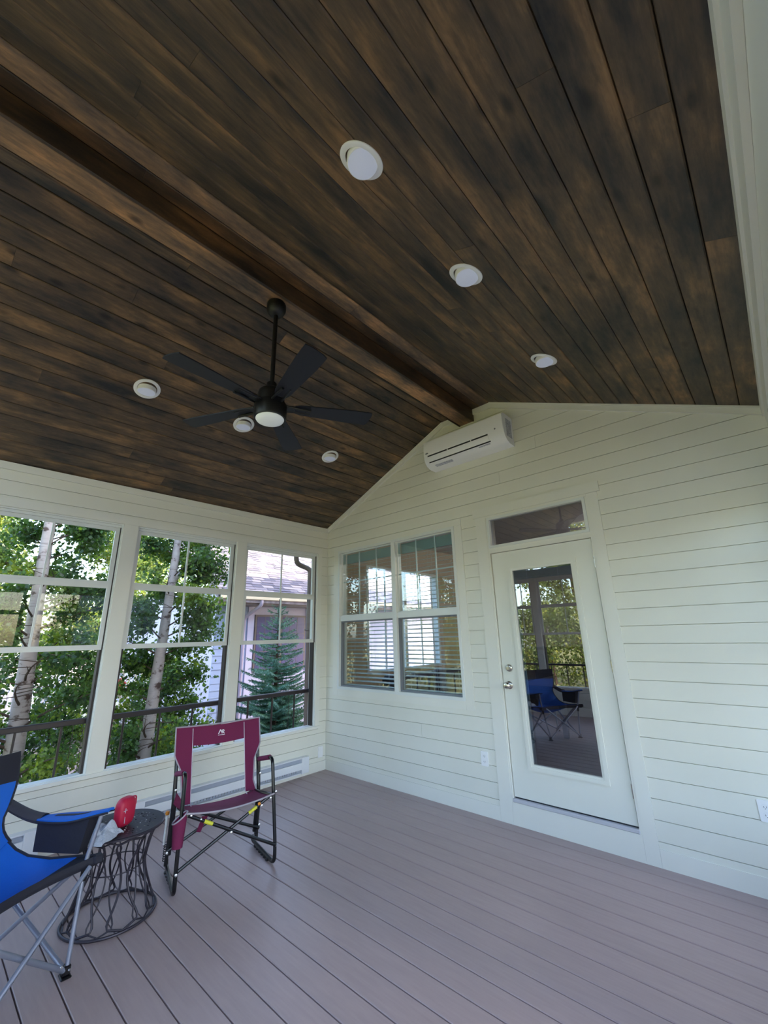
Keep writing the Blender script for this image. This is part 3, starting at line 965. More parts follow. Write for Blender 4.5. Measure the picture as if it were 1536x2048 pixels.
# ------------------------------------------------------------------ ceiling fan
FX, FY = 2.312, -2.402
fan = tag(empty('ceiling_fan', (FX, FY, BZ - .004)), 'black five blade ceiling fan with round light hanging from the ridge beam', 'ceiling fan')
def FZ(z): return z - (BZ - .004)
mb = MB(); mb.lathe([(.060, 0), (.064, -.012), (.064, -.040), (.060, -.058), (.046, -.082), (.026, -.094), (.018, -.096)], 36); mb.build('canopy', MBLKF, fan, True)
mb = MB(); mb.lathe([(.0145, FZ(3.63)), (.0145, FZ(3.06))], 16); mb.build('downrod', MBLKF, fan, True)
mb = MB(); mb.lathe([(.018, FZ(3.085)), (.030, FZ(3.078)), (.034, FZ(3.045)), (.060, FZ(3.030)), (.078, FZ(3.012)), (.084, FZ(2.985)), (.084, FZ(2.935)), (.078, FZ(2.930))], 40); mb.build('motor_housing', MBLKF, fan, True)
mb = MB(); mb.lathe([(.070, FZ(2.935)), (.096, FZ(2.928)), (.100, FZ(2.915)), (.100, FZ(2.835)), (.096, FZ(2.826)), (.086, FZ(2.826))], 44); lk_ = mb.build('light_housing', MBLKF, fan, True)
mb = MB(); mb.lathe([(.0855, FZ(2.830)), (.0865, FZ(2.822)), (.080, FZ(2.812)), (.060, FZ(2.804)), (.030, FZ(2.799)), (.003, FZ(2.798))], 40); mb.build('light_lens', MFLENS, lk_, True)
def blade_mesh():
    G = []
    L0, L1 = .150, .655
    n = 14
    for i in range(n + 1):
        t = i / n; x = L0 + (L1 - L0) * t
        hw = .045 + .022 * min(1, t * 1.4)
        off = -.010 * t
        row = []
        for j in range(7):
            q = -1 + j / 3
            xx = x
            if t > .999: xx = x - .010 * abs(q) ** 3 - .018 * (q + 1) / 2
            y_ = q * hw + off
            if i == 0: y_ *= .8
            row.append((xx, y_ * cos(radians(8)), -y_ * sin(radians(8))))
        G.append(row)
    return G
BLZ = FZ(2.915)
bm_ = MB().sheet(blade_mesh(), .007)
first = None
for k in range(5):
    a = radians(61.1) - k * 2 * pi / 5
    if first is None:
        bl = bm_.build('blade', MBLADE, fan, True); first = bl
        br = MB()
        br.cbox((.080, -.030, -.006), (.150, .030, .006), .003)
        for s_ in (-1, 1):
            br.tube([(.10, s_ * .030, -.004), (.25, s_ * .024, -.008 + s_ * .005)], .008, 8)
        br.cbox((.075, -.020, -.010), (.100, .020, .018), .003)
        brk = br.build('blade_bracket', MBLKF, bl, True)
        for s_ in ((.17, -.02), (.17, .02), (.22, 0)):
            pass
    else:
        bl = first.copy(); COL.objects.link(bl); bl.parent = fan
        b2 = brk.copy(); COL.objects.link(b2); b2.parent = bl
    bl.location = (0, 0, BLZ); bl.rotation_euler = (0, 0, a)

# ------------------------------------------------------------------ maroon rocking chair
rock = tag(empty('rocking_chair', (1.387, -1.96, 0)), 'maroon folding rocking camp chair with black tube frame on the deck floor', 'chair')
U_ = Vector((.214, .977, 0)).normalized(); Wd = Vector((U_.y, -U_.x, 0))
def rl(s, f, z): return U_ * s + Wd * f + Vector((0, 0, z))
RT = .0128
def rtube(nm, pts, r=RT, m=MBLK, parent=rock, rad=.05, n=8):
    return MB().tube(smooth_path([rl(*p) for p in pts], rad), r, n).build(nm, m, parent, True)
def bkf(z): return -.335 - (z - .39) * .29        # back plane
for s_ in (-1, 1):
    S_ = s_
    side = rtube('side_frame', [(S_ * .300, -.375, .590), (S_ * .300, -.075, .662), (S_ * .318, 0.0, .13), (S_ * .318, .004, .016), (S_ * .300, -.40, .030), (S_ * .298, -.425, .055)], rad=.055)
    rtube('back_post', [(S_ * .295, -.375, .10), (S_ * .298, bkf(.40), .40), (S_ * .303, bkf(.862), .862)], m=MBLK)
    rtube('back_leg', [(S_ * .312, -.365, .045), (S_ * .305, -.350, .40), (S_ * .303, -.378, .592)])
    rtube('seat_rail', [(S_ * .278, .012, .440), (S_ * .270, -.34, .385)])
    MB().tube([rl(S_ * .300, -.36, .594), rl(S_ * .300, -.13, .650)], .017, 12).build('arm_pad', MMAR, rock, True)
    # spring action foot
    sp = MB().tube([rl(S_ * .318 + .009 * cos(t_) , -.41 + .009 * sin(t_), .055 + t_ / (2 * pi) * .014) for t_ in [i * pi / 4 for i in range(64)]], .0028, 5)
    sp.build('spring', MBLK, rock, True)
    MB().tube([rl(S_ * .330, -.40, .16), rl(S_ * .330, -.385, .335)], .0085, 10).build('shock_tube', MWHITE if s_ < 0 else MBLK, rock, True)
    mb = MB(); mb.lathe([(.002, -.014), (.012, -.010), (.015, 0), (.012, .010), (.002, .014)], 14, rl(S_ * .330, -.385, .352)); mb.build('shock_cap', MORG, rock, True)
    ft = MB()
    for q in range(6):
        p_ = rl(S_ * .306, -.10 - q * .05, .010)
        ft.cbox(p_ - Vector((.012, .012, .010)), p_ + Vector((.012, .012, .008)), .003)
    ft.build('rubber_foot', MBLK, rock)
for f_ in (0, -.345):
    zu = .434 if f_ == 0 else .392
    for s_ in (-1, 1):
        o_ = .012 if s_ > 0 else -.012
        rtube('cross_brace', [(-s_ * .278, f_ + o_, zu), (s_ * .318, f_ + o_, .128)], .0105)
rtube('crossbar', [(-.275, bkf(.84) - .010, .84), (0, bkf(.82) - .055, .82), (.275, bkf(.84) - .010, .84)], .007)
rv = [(-.318, .014, .128), (.318, .014, .128), (0.0, .026, .281), (-.20, .016, .395), (.20, .026, .394), (-.262, .016, .430), (.262, .026, .428), (.306, .012, .455), (-.318, -.33, .128), (.318, -.33, .150), (-.12, -.33, .33), (.1, -.33, .33),
      (-.303, -.325, .50), (.303, -.325, .50)]
for p_ in rv:
    mb = MB(); c_ = rl(*p_)
    rot = Vector((0, 0, 1)).rotation_difference(Wd).to_matrix()
    mb.lathe([(.009, -.002), (.0085, .003), (.004, .0055)], 10, c_, rot); mb.build('rivet', MRIV, rock, True)
# yellow stickers on the front braces
for s_ in (-1, 1):
    a_ = rl(-s_ * .278, .012, .434); b_ = rl(s_ * .318, .012, .128)
    o_ = .012 if s_ > 0 else -.012
    d_ = (b_ - a_); p0 = a_ + d_ * .17; p1 = a_ + d_ * .26
    MB().tube([p0 + Wd * (o_ - .012), p1 + Wd * (o_ - .012)], .0112, 10).build('sticker', MYEL, rock, True)
mb = MB(); mb.lathe([(.010, -.002), (.010, .002)], 14, rl(.185, .012, .405), rot); mb.build('orange_tag', MORG, rock)
# canvas
def sag(s, z): return -.030 * (1 - (s / .30) ** 2)
def bp(s, z): return rl(s, bkf(z) + .013 + sag(s, z) * .9, z)
def outer(z):
    if z > .70: return .318
    if z > .60: return .318 - (.70 - z) / .10 * .048
    if z > .46: return .270 - (.60 - z) / .14 * .012
    return .258 + (.46 - z) / .07 * .02
INN = .195
fab = MB()
NZ = 22
for s_ in (-1, 1):
    G = []
    for i in range(NZ + 1):
        z = .392 + (.872 - .392) * i / NZ
        o_ = outer(z)
        row = []
        for j in range(5):
            s = INN + (o_ - INN) * j / 4
            zz = z + (.012 * (s / .3) ** 2 if i == NZ else 0)
            row.append(bp(s_ * s, zz))
        G.append(row)
    fab.sheet(G, .004)
G = []
for i in range(5):
    z = .746 + (.872 - .746) * i / 4
    G.append([bp(-INN + 2 * INN * j / 12, z - (.012 if i == 0 else 0) * (1 - abs(j / 6 - 1) ** 2) - (.010 if i == 4 else 0) * (1 - abs(j / 6 - 1) ** 2)) for j in range(13)])
fab.sheet(G, .004)
backrest = fab.build('backrest', MMAR, rock, True)
G = []
for i in range(9):
    f_ = -.322 + .344 * i / 8
    hw = .262 + .028 * i / 8
    row = []
    for j in range(15):
        s = -hw + 2 * hw * j / 14
        z = .392 + .058 * i / 8 - .034 * (1 - (s / hw) ** 2) * (0.6 + .4 * i / 8) - .012 * sin(pi * i / 8)
        row.append(rl(s, f_ - .012 * (1 - (s / hw) ** 2) * (i / 8), z))
    G.append(row)
seat = MB().sheet(G, .005).build('seat', MMAR, rock, True)
MB().tube([Vector(p) for p in G[-1]], .0055, 6).build('seat_piping', MGRP, seat, True)
for s_ in (-1, 1):
    pts = [bp(s_ * outer(z), z) for z in [.40 + (.885 - .40) * i / 24 for i in range(25)]]
    MB().tube(pts, .0055, 6).build('side_piping', MGRP, backrest, True)
    pts = [bp(s_ * INN, z) + Wd * .004 for z in [.40 + (.86 - .40) * i / 20 for i in range(21)]][::-1]
    pts += [rl(s_ * (INN + .004 * k), -.31 + .04 * k, .374 + .004 * k) for k in range(1, 8)]
    MB().tube(pts, .0028, 6).build('seam_piping', MPIPE, backrest, True)
pts = [bp(-.318 + .636 * j / 16, .882 - .012 * (1 - abs(j / 8 - 1) ** 2)) for j in range(17)]
MB().tube(pts, .006, 6).build('top_piping', MGRP, backrest, True)
# emblem: white peak beside an R, with a line of small print under it
c0 = bp(.02, .808) + Wd * .004
mt = frame_mtx(c0, U_, (Wd * -.29 + Vector((0, 0, 1))))
em = MB()
def loc2(u, v): return mt @ Vector((u, v, .0005))
def stroke(pts_, w_):
    for a, b in zip(pts_, pts_[1:]):
        a = Vector(a); b = Vector(b); n_ = Vector((-(b - a).y, (b - a).x)).normalized() * w_ / 2
        q = [a + n_, b + n_, b - n_, a - n_]
        em.add([mt @ Vector((p.x, p.y, .0004)) for p in q] + [mt @ Vector((p.x, p.y, .0012)) for p in q], [(0, 1, 2, 3), (7, 6, 5, 4), (0, 1, 5, 4), (1, 2, 6, 5), (2, 3, 7, 6), (3, 0, 4, 7)])
stroke([(-.024, -.011), (-.008, .019), (.003, -.003)], .0070); stroke([(.003, -.011), (.006, .014), (.018, .014), (.019, .004), (.008, .001), (.022, -.011)], .0055)
stroke([(-.027, -.019), (.024, -.019)], .0036)
em.build('emblem', MTXT, backrest)
# pocket on the left leg and strap below the seat
G = []
for i in range(9):
    z = .262 + .165 * i / 8
    r_ = .030 + .012 * (i / 8)
    G.append([rl(-.322 + r_ * cos(a), -.012 + r_ * .75 * sin(a), z + (.028 * cos(a) if i == 8 else 0)) for a in [2 * pi * k / 16 for k in range(17)]])
pk = MB().sheet(G, .003)
pk.tube([rl(-.322 + .012 * cos(2 * pi * k / 8), -.012, .262) for k in range(2)], .002, 4)
pk = pk.build('phone_pocket', MMAR, rock, True)
MB().tube([Vector(p) for p in G[-1][:-1]], .0045, 6, closed=True).build('pocket_rim', MGRP, pk, True)
MB().sheet([[rl(-.14, -.20, .34), rl(-.105, -.18, .345)], [rl(-.165, -.22, .25), rl(-.14, -.21, .245)]], .003).build('hanging_strap', MMAR, rock)
MB().sheet([[rl(-.30, -.30, .49), rl(-.27, -.28, .445), rl(-.25, -.26, .41)], [rl(-.33, -.22, .45), rl(-.31, -.21, .43), rl(-.27, -.2, .405)]], .003).build('side_flap', MMAR, rock)

# ------------------------------------------------------------------ blue camp chair
bc_ = tag(empty('camp_chair', (1.56, -2.86, 0)), 'blue and black folding camp chair with grey legs at the left edge', 'chair')
BF = Vector((.85, .527, 0)).normalized(); BS = Vector((BF.y, -BF.x, 0))
def bl_(a, b, z): return BS * a + BF * b + Vector((0, 0, z))
CW = .50   # spacing of the feet
def btube(nm, pts, r=.0105, m=MSTEEL, parent=bc_, rad=.03, n=10):
    return MB().tube(smooth_path([bl_(*p) for p in pts], rad), r, n).build(nm, m, parent, True)
for sd in (0, 1):
    A = (lambda a: a) if sd == 0 else (lambda a: CW - a)
    btube('front_post', [(A(0.0), .005, .035), (A(-.062), -.035, .430), (A(-.10), -.010, .640)])
    MB().tube([bl_(A(-.052), -.030, .352), bl_(A(-.058), -.032, .400)], .0145, 12).build('post_collar', MBLK, bc_, True)
    btube('rear_post', [(A(.0), -.50, .035), (A(-.05), -.60, .40), (A(-.085), -.650, .905)])
    btube('side_brace', [(A(.006), -.01, .035), (A(-.02), -.540, .345)])
    btube('side_brace', [(A(.030), -.49, .035), (A(-.025), -.03, .430)], m=MSTEEL)
    for b0 in (0, -.50):
        ft = MB()
        c = bl_(A(0.0), b0, 0)
        ft.cbox(c + Vector((-.030, -.022, .0)), c + Vector((.030, .022, .010)), .004)
        ft.cbox(c + Vector((-.017, -.017, .010)), c + Vector((.017, .017, .048)), .004)
        ft.build('plastic_foot', MBLK, bc_, True)
for b0, dz in ((0.012, .0), (-.51, -.125)):
    for s_ in (0, 1):
        A = (lambda a: a) if s_ == 0 else (lambda a: CW - a)
        btube('cross_tube', [(A(0.01), b0 + .012 * (s_ * 2 - 1), .030), (A(CW + .03), b0 + .012 * (s_ * 2 - 1), .425 + dz)], .0115 if s_ == 0 else .0105)
for p_ in ((.06, .030, .075), (0, .02, .03)):
    mb = MB(); mb.lathe([(.006, -.002), (.005, .003)], 10, bl_(*p_), Vector((0, 0, 1)).rotation_difference(BF).to_matrix()); mb.build('rivet', MRIV, bc_, True)
# seat sling: blue panel with black borders
AC_ = CW / 2
def lerpk(K, t):
    for (a, va), (b, vb) in zip(K, K[1:]):
        if t <= b: return va + (vb - va) * (t - a) / (b - a)
    return K[-1][1]
EDGE = [(0, .468), (.10, .436), (.25, .412), (.50, .408), (.78, .428), (1, .440)]
def seatp(i, j, n=20, m_=12, a0=-.10, a1=CW + .10):
    ti = i / n; tj = j / m_
    a = a0 + (a1 - a0) * tj; q = (a - AC_) / (AC_ + .10)
    b = -.58 + .58 * ti
    bow = 1 - q * q
    z = lerpk(EDGE, ti) - bow * (.085 * (1 - ti) + .055 * sin(pi * ti) + .004)
    b -= .085 * bow * ti
    return bl_(a, b, z)
def seatz(j0, j1, i0, i1):
    return [[seatp(i, j) for j in range(j0, j1 + 1)] for i in range(i0, i1 + 1)]
NBLUE = 16
seatb = MB().sheet(seatz(0, 12, 0, NBLUE), .006).build('seat', MBLU, bc_, True)
G = seatz(0, 12, NBLUE, 20)
for i in range(1, 4):
    row = []
    for j in range(13):
        p = seatp(20, j)
        row.append(p + BF * (.008 * sin(pi * i / 3)) - Vector((0, 0, .012 * i)))
    G.append(row)
MB().sheet(G, .007).build('front_border', MNAV, seatb, True)
for j_ in (0, 12):
    MB().tube([seatp(i, j_) + Vector((0, 0, .003)) for i in range(21)], .007, 6).build('seat_edging', MNAV, seatb, True)
    mb = MB(); c_ = seatp(20, j_); mb.cbox(c_ + Vector((-.022, -.022, -.030)), c_ + Vector((.022, .022, .010)), .008); mb.build('corner_pocket', MNAV, seatb)
# backrest
def bw(z):
    K = [(.37, -.04), (.45, -.125), (.50, -.085), (.54, -.062), (.59, -.052), (.65, -.080), (.74, -.105), (.80, -.108), (.93, -.100)]
    for (a, va), (b, vb) in zip(K, K[1:]):
        if z <= b: return va + (vb - va) * (z - a) / (b - a)
    return K[-1][1]
def backp(z, j, m_=12, extra=0.0):
    a0 = bw(z); a1 = CW - a0
    a = a0 + (a1 - a0) * j / m_; q = (j / m_ - .5) * 2
    b = -.575 - (z - .40) * .10 - .05 * (1 - q * q) + extra
    zz = z - (.012 * (1 - q * q) if z > .9 else 0)
    return bl_(a, b, zz)
zs = [.37 + (.765 - .37) * i / 12 for i in range(13)]
bk = MB().sheet([[backp(z, j) for j in range(13)] for z in zs], .008).build('backrest', MBLU, bc_, True)
zs2 = [.765 + (.915 - .765) * i / 5 for i in range(6)]
hd = MB().sheet([[backp(z, j) for j in range(13)] for z in zs2], .010).build('head_panel', MNAV, bk, True)
for j in (0, 12):
    MB().tube([backp(z, j) for z in zs + zs2[1:]], .0075, 6).build('back_edging', MNAV, bk, True)
tp = bl_(-.003, -.575 - .47 * .10 + .012 - .032, .868)
text_mesh('printed_mark', 'RS', .036, MTXT, bk, frame_mtx(tp, BS * -1, (0, 0, 1)) if False else frame_mtx(tp, -BS, (.0, 0, 1)))
# arms: charcoal padded sleeve, then blue top with cup holder and hanging pouch
for sd in (0, 1):
    A = (lambda a: a) if sd == 0 else (lambda a: CW - a)
    G = []
    for i in range(9):
        t = i / 8; b = -.62 + .25 * t; z = .645 - .055 * sin(pi * t * .5) + 0.0
        G.append([bl_(A(-.10 + .030 * cos(an)), b, z + .024 * sin(an)) for an in [2 * pi * k / 12 for k in range(13)]])
    MB().sheet(G, .003).build('arm_sleeve', MGRYF, bc_, True)
    # blue arm top
    G = []
    for i in range(11):
        t = i / 10; b = -.385 + .425 * t
        z = .592 + .030 * t + .060 * max(0, t - .55)
        hw = .034 + .030 * sin(pi * min(1, t * 1.15)) * 1.0 - .012 * t
        row = [bl_(A(-.10 + q * hw), b, z + .006 * (1 - q * q)) for q in (-1, -.6, -.2, .2, .6, 1)]
        G.append(row)
    at = MB().sheet(G, .012).build('arm_rest', MBLU, bc_, True)
    for r_ in (0, 5):
        MB().tube([row[r_] - Vector((0, 0, .006)) for row in G], .006, 6).build('arm_edging', MNAV, at, True)
    sl_ = MB().sheet([[p + Vector((0, 0, .0065)) for p in row[2:4]] for row in G[2:8]], .002); sl_.build('cup_slot', MNAV, at)
    MB().cbox(bl_(A(-.10) - .008, -.395, .585), bl_(A(-.10) + .010, -.365, .618), .003).build('strap_loop', MGRYF, at)
    # pouch
    P8 = [bl_(A(-.135), -.375, .590), bl_(A(-.135), -.055, .615), bl_(A(-.125), -.10, .452), bl_(A(-.125), -.385, .445)]
    Q8 = [bl_(A(-.065), -.375, .590), bl_(A(-.065), -.055, .615), bl_(A(-.075), -.10, .452), bl_(A(-.075), -.385, .445)]
    mb = MB(); mb.add(P8 + Q8, [(0, 1, 2, 3), (7, 6, 5, 4), (0, 4, 5, 1), (1, 5, 6, 2), (2, 6, 7, 3), (3, 7, 4, 0)])
    mb.build('side_pouch', MNAV, bc_)

# ------------------------------------------------------------------ side table
TX, TY, TZ, TR_ = 1.19, -2.575, .452, .237
tb_ = tag(empty('side_table', (TX, TY, 0)), 'round dark metal side table with punched top and looped wire base', 'table')
tm = MB()
def disc_cells():
    rings = [0.0, .020, .045, .070, .095, .120, .145, .170, .195, .222]
    for i in range(len(rings) - 1):
        r0, r1 = rings[i], rings[i + 1]
        n = max(6, int(2 * pi * (r0 + r1) / 2 / .026))
        for k in range(n):
            a0 = 2 * pi * (k + .5 * (i % 2)) / n; a1 = a0 + 2 * pi / n
            P = lambda r, a, z=TZ: Vector((r * cos(a), r * sin(a), z))
            c = [P(r0, a0), P(r1, a0), P(r1, a1), P(r0, a1)]
            if i == 0 or i == len(rings) - 2:
                tm.add(c, [(0, 1, 2, 3)] if i else [(0, 1, 2)]) if i else tm.add([Vector((0, 0, TZ)), P(r1, a0), P(r1, a1)], [(0, 1, 2)])
                continue
            rm = (r0 + r1) / 2; am = (a0 + a1) / 2; cc = P(rm, am)
            rot_ = random.uniform(0, pi); la, lb = .0112, .0050
            if random.random() < .35:
                tm.add(c, [(0, 1, 2, 3)]); continue
            hole = [cc + Vector((la * cos(rot_) * cos(q) - lb * sin(rot_) * sin(q), la * sin(rot_) * cos(q) + lb * cos(rot_) * sin(q), 0)) for q in [2 * pi * h / 8 for h in range(8)]]
            # match hole verts by angle with outer 8 points
            mid = [P(r0, am), P(r1, am), P(rm, a0), P(rm, a1)]
            out = c + mid
            key = lambda v: math.atan2((v - cc).y, (v - cc).x)
            out.sort(key=key); hole.sort(key=key)
            o = len(tm.v)
            tm.add(out + hole, [(q, (q + 1) % 8, 8 + (q + 1) % 8, 8 + q) for q in range(8)])
disc_cells()
top_ = tm
v_ = top_.v[:]; f_ = top_.f[:]
top_.add([(a, b, c - .0025) for a, b, c in v_], [tuple(reversed(q)) for q in f_])
top_.lathe([(.221, TZ), (.232, TZ + .001), (.238, TZ - .003), (.238, TZ - .012), (.232, TZ - .014), (.221, TZ - .0025)], 72, cap=False)
top_.build('table_top', MTAB, tb_, False)
def ringt(nm, r, z, rr):
    MB().tube([(r * cos(2 * pi * k / 48), r * sin(2 * pi * k / 48), z) for k in range(48)], rr, 8, closed=True).build(nm, MTAB, tb_, True)
ringt('top_ring', .205, TZ - .018, .005); ringt('waist_ring', .150, .250, .0035); ringt('bottom_ring', .236, .008, .0075)
def rad_at(z):
    if z > .25: return .150 + (.205 - .150) * ((z - .25) / (TZ - .018 - .25)) ** 1.5
    return .150 + (.230 - .150) * ((.25 - z) / .242) ** 1.35
NLP = 6
loops = None
def loop(kind, k):
    th0 = 2 * pi * (k + (.5 if kind else 0)) / NLP
    pts = []
    for z0_, z1_, sg in ((.012, .425, 1),):
        n = 22
        for i in range(2 * n):
            t = i / n if i < n else 2 - i / n
            z = z0_ + (z1_ - z0_) * t
            wv = (2 * pi / NLP) * (.50 if not kind else .40)
            sh = sqrt(max(0, 1 - (2 * t - 1) ** 8)) * (.20 + .80 * abs(2 * t - 1) ** 1.7)
            d = wv * sh * (1 if i < n else -1)
            r_ = rad_at(z)
            pts.append((r_ * cos(th0 + d), r_ * sin(th0 + d), z))
    return MB().tube(pts,   .0062 if not kind else .0042, 8, closed=True)
for k in range(NLP):
    loop(0, k).build('wire_loop', MTAB, tb_, True)
    loop(1, k).build('wire_loop', MTAB, tb_, True)

# things on the table
spk = tag(empty('bluetooth_speaker', (1.235, -2.580, TZ + .001)), 'red rounded portable speaker standing on the punched table top', 'speaker')
mb = MB(); n1, n2 = 14, 28
vs = []; rows = []
def sup(v, e): return math.copysign(abs(v) ** e, v)
for i in range(n1 + 1):
    ph = -pi / 2 + pi * i / n1
    for k in range(n2):
        th_ = 2 * pi * k / n2
        vs.append((.030 * sup(cos(ph), .55) * sup(sin(th_), .6), .062 * sup(cos(ph), .55) * sup(cos(th_), .75), .082 + .082 * sup(sin(ph), .75)))
fs = [(i * n2 + k, i * n2 + (k + 1) % n2, (i + 1) * n2 + (k + 1) % n2, (i + 1) * n2 + k) for i in range(n1) for k in range(n2)]
mb.add(vs, fs); mb.build('speaker_body', MRED, spk, True)
spk.rotation_euler = (0, 0, radians(28)); spk.scale = (1.25, 0.98, .94)
mb = MB(); mb.box((.0335, -.004, .095), (.0355, .004, .120)); mb = MB()
mb.box((.0300, -.050, .098), (.0325, -.022, .1005)); mb.box((.0300, -.0372, .086), (.0325, -.0348, .112)); mb.box((.0300, -.0372, .030), (.0325, -.0348, .066))
mb.build('button_marks', MPIPE, spk)
MB().tube(smooth_path([(0, .050, .150), (0, .078, .145), (0, .080, .095), (0, .060, .085)], .02), .004, 8).build('carry_strap', MRED, spk, True)
ph = tag(empty('phone', (1.205, -2.700, TZ + .001), radians(40)), 'small dark phone lying behind the crumpled cloth on the table', 'phone')
mb = MB(); mb.cbox((-.035, -.07, 0), (.035, .07, .009), .003); mb.build('phone_body', MBLK, ph); mb = MB(); mb.box((-.031, -.065, .009), (.031, .065, .0095)); mb.build('screen', MSHADE, ph)
# crumpled cloth
n = 26; G = []
import mathutils
for i in range(n):
    row = []
    for j in range(n):
        x = (i / (n - 1) - .5) * .14; y_ = (j / (n - 1) - .5) * .17
        p = Vector((x * 14, y_ * 14, 3.1))
        h = abs(mathutils.noise.noise(p)) * .07 + abs(mathutils.noise.noise(p * 2.3)) * .035
        ed = 1 - max(abs(x) / .075, abs(y_) / .085) ** 3
        h = .004 + max(0, ed) * (h + .026)
        row.append((x + .016 * mathutils.noise.noise(p * 1.3), y_ + .016 * mathutils.noise.noise(p * 1.7 + Vector((5, 0, 0))), h))
    G.append(row)
cl = MB().sheet(G, .002).build('crumpled_cloth', MPAPER, None, False)
cl.location = (1.345, -2.722, TZ + .003); cl.rotation_euler = (0, 0, radians(35))
tag(cl, 'crumpled grey white cloth at the near edge of the metal table', 'cloth')

# ------------------------------------------------------------------ exterior railing just outside the left wall
rl_ = tag(empty('deck_railing', (-.15, 0, .0)), 'dark bronze deck railing outside the left windows', 'railing')
mb = MB(); mb.cbox((-.024, YF, .856), (.024, -.085, .900), .006); mb.build('handrail', MRAIL, rl_)
mb = MB(); mb.cbox((-.016, YF, .06), (.016, -.085, .09), .004); mb.build('bottom_rail', MRAIL, rl_)
mb = MB(); mb.cbox((-.028, -.085, .84), (.028, -.060, .92), .004); mb.build('rail_bracket', MRAIL, rl_)
yb = [-.372 - .308 * i for i in range(7)] + [-2.678, -2.975, -3.28, -3.6, -3.9, -4.2, -4.5]
for y_ in yb:
    mb = MB(); mb.cbox((-.008, y_ - .008, .09), (.008, y_ + .008, .862), .002); mb.build('baluster', MRAIL, rl_)
for y_ in (-2.525, -2.597, -1.345, -.47 + .02):
    mb = MB(); mb.tube([(0, y_, .09), (0, y_, .862)], .0022, 5); mb.build('thin_rod', MRAIL, rl_)
rf2 = tag(empty('deck_railing', (0, YF - .2, 0)), 'dark deck railing outside the front wall, behind the camera', 'railing')
mb = MB(); mb.cbox((0.0, -.022, .862), (W, .022, .898), .005); mb.build('handrail', MRAIL, rf2)
for i in range(15):
    mb = MB(); mb.cbox((.15 + .305 * i - .008, -.008, .0), (.15 + .305 * i + .008, .008, .862), .002); mb.build('baluster', MRAIL, rf2)
# downspout by the house corner
ds = tag(empty('downspout', (-.245, -.11, 0)), 'brown metal downspout with an elbow outside the corner window', 'downspout')
pts = smooth_path([(0, -.235, 2.97), (0, -.235, 2.47), (0, 0.0, 2.41), (0, .0, 2.30), (0, .0, -.85)], .07, 6)
MB().tube(pts, .034, 12).build('pipe', MBROWN, ds, True)
for z in (.4, 1.6):
    mb = MB(); mb.cbox((-.04, -.04, z), (.04, .04, z + .02), .003); mb.build('pipe_strap', MBROWN, ds)
gt = MB(); gt.prism([(-.14, -.0), (.0, 0), (.0, .10), (-.12, .10)], lambda p, q, d: (p, d, q), YF - .5, .2)
gt = gt.build('gutter', MBROWN); gt.location = (-.30, 0, 2.94); tag(gt, 'brown gutter along the porch eave', 'gutter')

# ------------------------------------------------------------------ house interior behind the door wall
IX0, IX1, IY1, IZ0, IZ1 = -.05, 6.2, 5.6, .185, 2.98
iw = (0.78, 2.56, 1.00, 2.54)
hw_ = MB(); core(hw_, lambda s, z, d: (IX0 - d, s, z), .15, IY1 + .2, -.9, 3.2, [iw, (3.3, 4.9, .9, 2.5)], 0, .15)
hleft = struct(hw_.build('wall_house_left', MBEIGE), 'left wall of the room inside the house')
hb = MB(); core(hb, lambda s, z, d: (s, IY1 + d, z), IX0, IX1, -.9, 3.2, [], 0, .15)
struct(hb.build('wall_house_back', MBEIGE), 'far wall of the room inside the house')
hr = MB().box((IX1, .15, -.9), (IX1 + .15, IY1 + .2, 3.2)); struct(hr.build('wall_house_right', MBEIGE), 'right wall of the room inside the house')
hf = MB().box((W + .12, 0.02, -.9), (IX1 + .15, .15, 3.2)); struct(hf.build('wall_house_front', MLAP), 'house front beyond the porch')
struct(MB().box((IX0, .15, IZ0 - .1), (IX1, IY1, IZ0)).build('floor_house', MIFLR), 'dark wood floor inside the house')
struct(MB().box((IX0 - .15, .15, IZ1), (IX1 + .15, IY1 + .15, IZ1 + .1)).build('ceiling_house', MICEIL), 'ceiling inside the house')
struct(MB().box((IX0 - .15, .30, 3.25), (14.0, 13.0, 8.3)).build('wall_shade_upper', MLAP), 'unseen upper storey added to shade the yard')  # unseen mass, height and length chosen to shadow yard and neighbour wall
struct(MB().box((IX1 + .16, .16, -.9), (14.0, 13.0, 3.24)).build('wall_house_wing', MLAP), 'unseen rest of the house body, extended to block the sun')  # unseen, widened so no sun enters the right windows
struct(MB().prism([(.1, 8.3), (13.2, 8.3), (6.6, 8.9)], lambda p, q, d: (d, p, q), -.4, 14.2).build('roof_house', MSHG), 'unseen house roof on the raised storey, only for shading')  # unseen roof, set high for the shadow it casts
cl2 = tag(empty('added_fill_lamp', (3.4, 2.9, IZ1)), 'added round fill lamp brightening the room inside the house', 'ceiling light')  # invented fixture, added to brighten the dim room behind the glass
mb = MB(); mb.lathe([(.17, 0), (.175, -.02), (.16, -.05), (.08, -.07), (.003, -.075)], 32); mb.build('fill_lamp_shade', MLENS, cl2, True)
pl_ = bpy.data.lights.new('lamp', 'POINT'); pl_.energy = 16; pl_.shadow_soft_size = .15; pl_.color = (1, .86, .7)  # fill light of the added fixture
po_ = bpy.data.objects.new('lamp', pl_); po_.location = (0, 0, -.25); COL.objects.link(po_); po_.parent = cl2
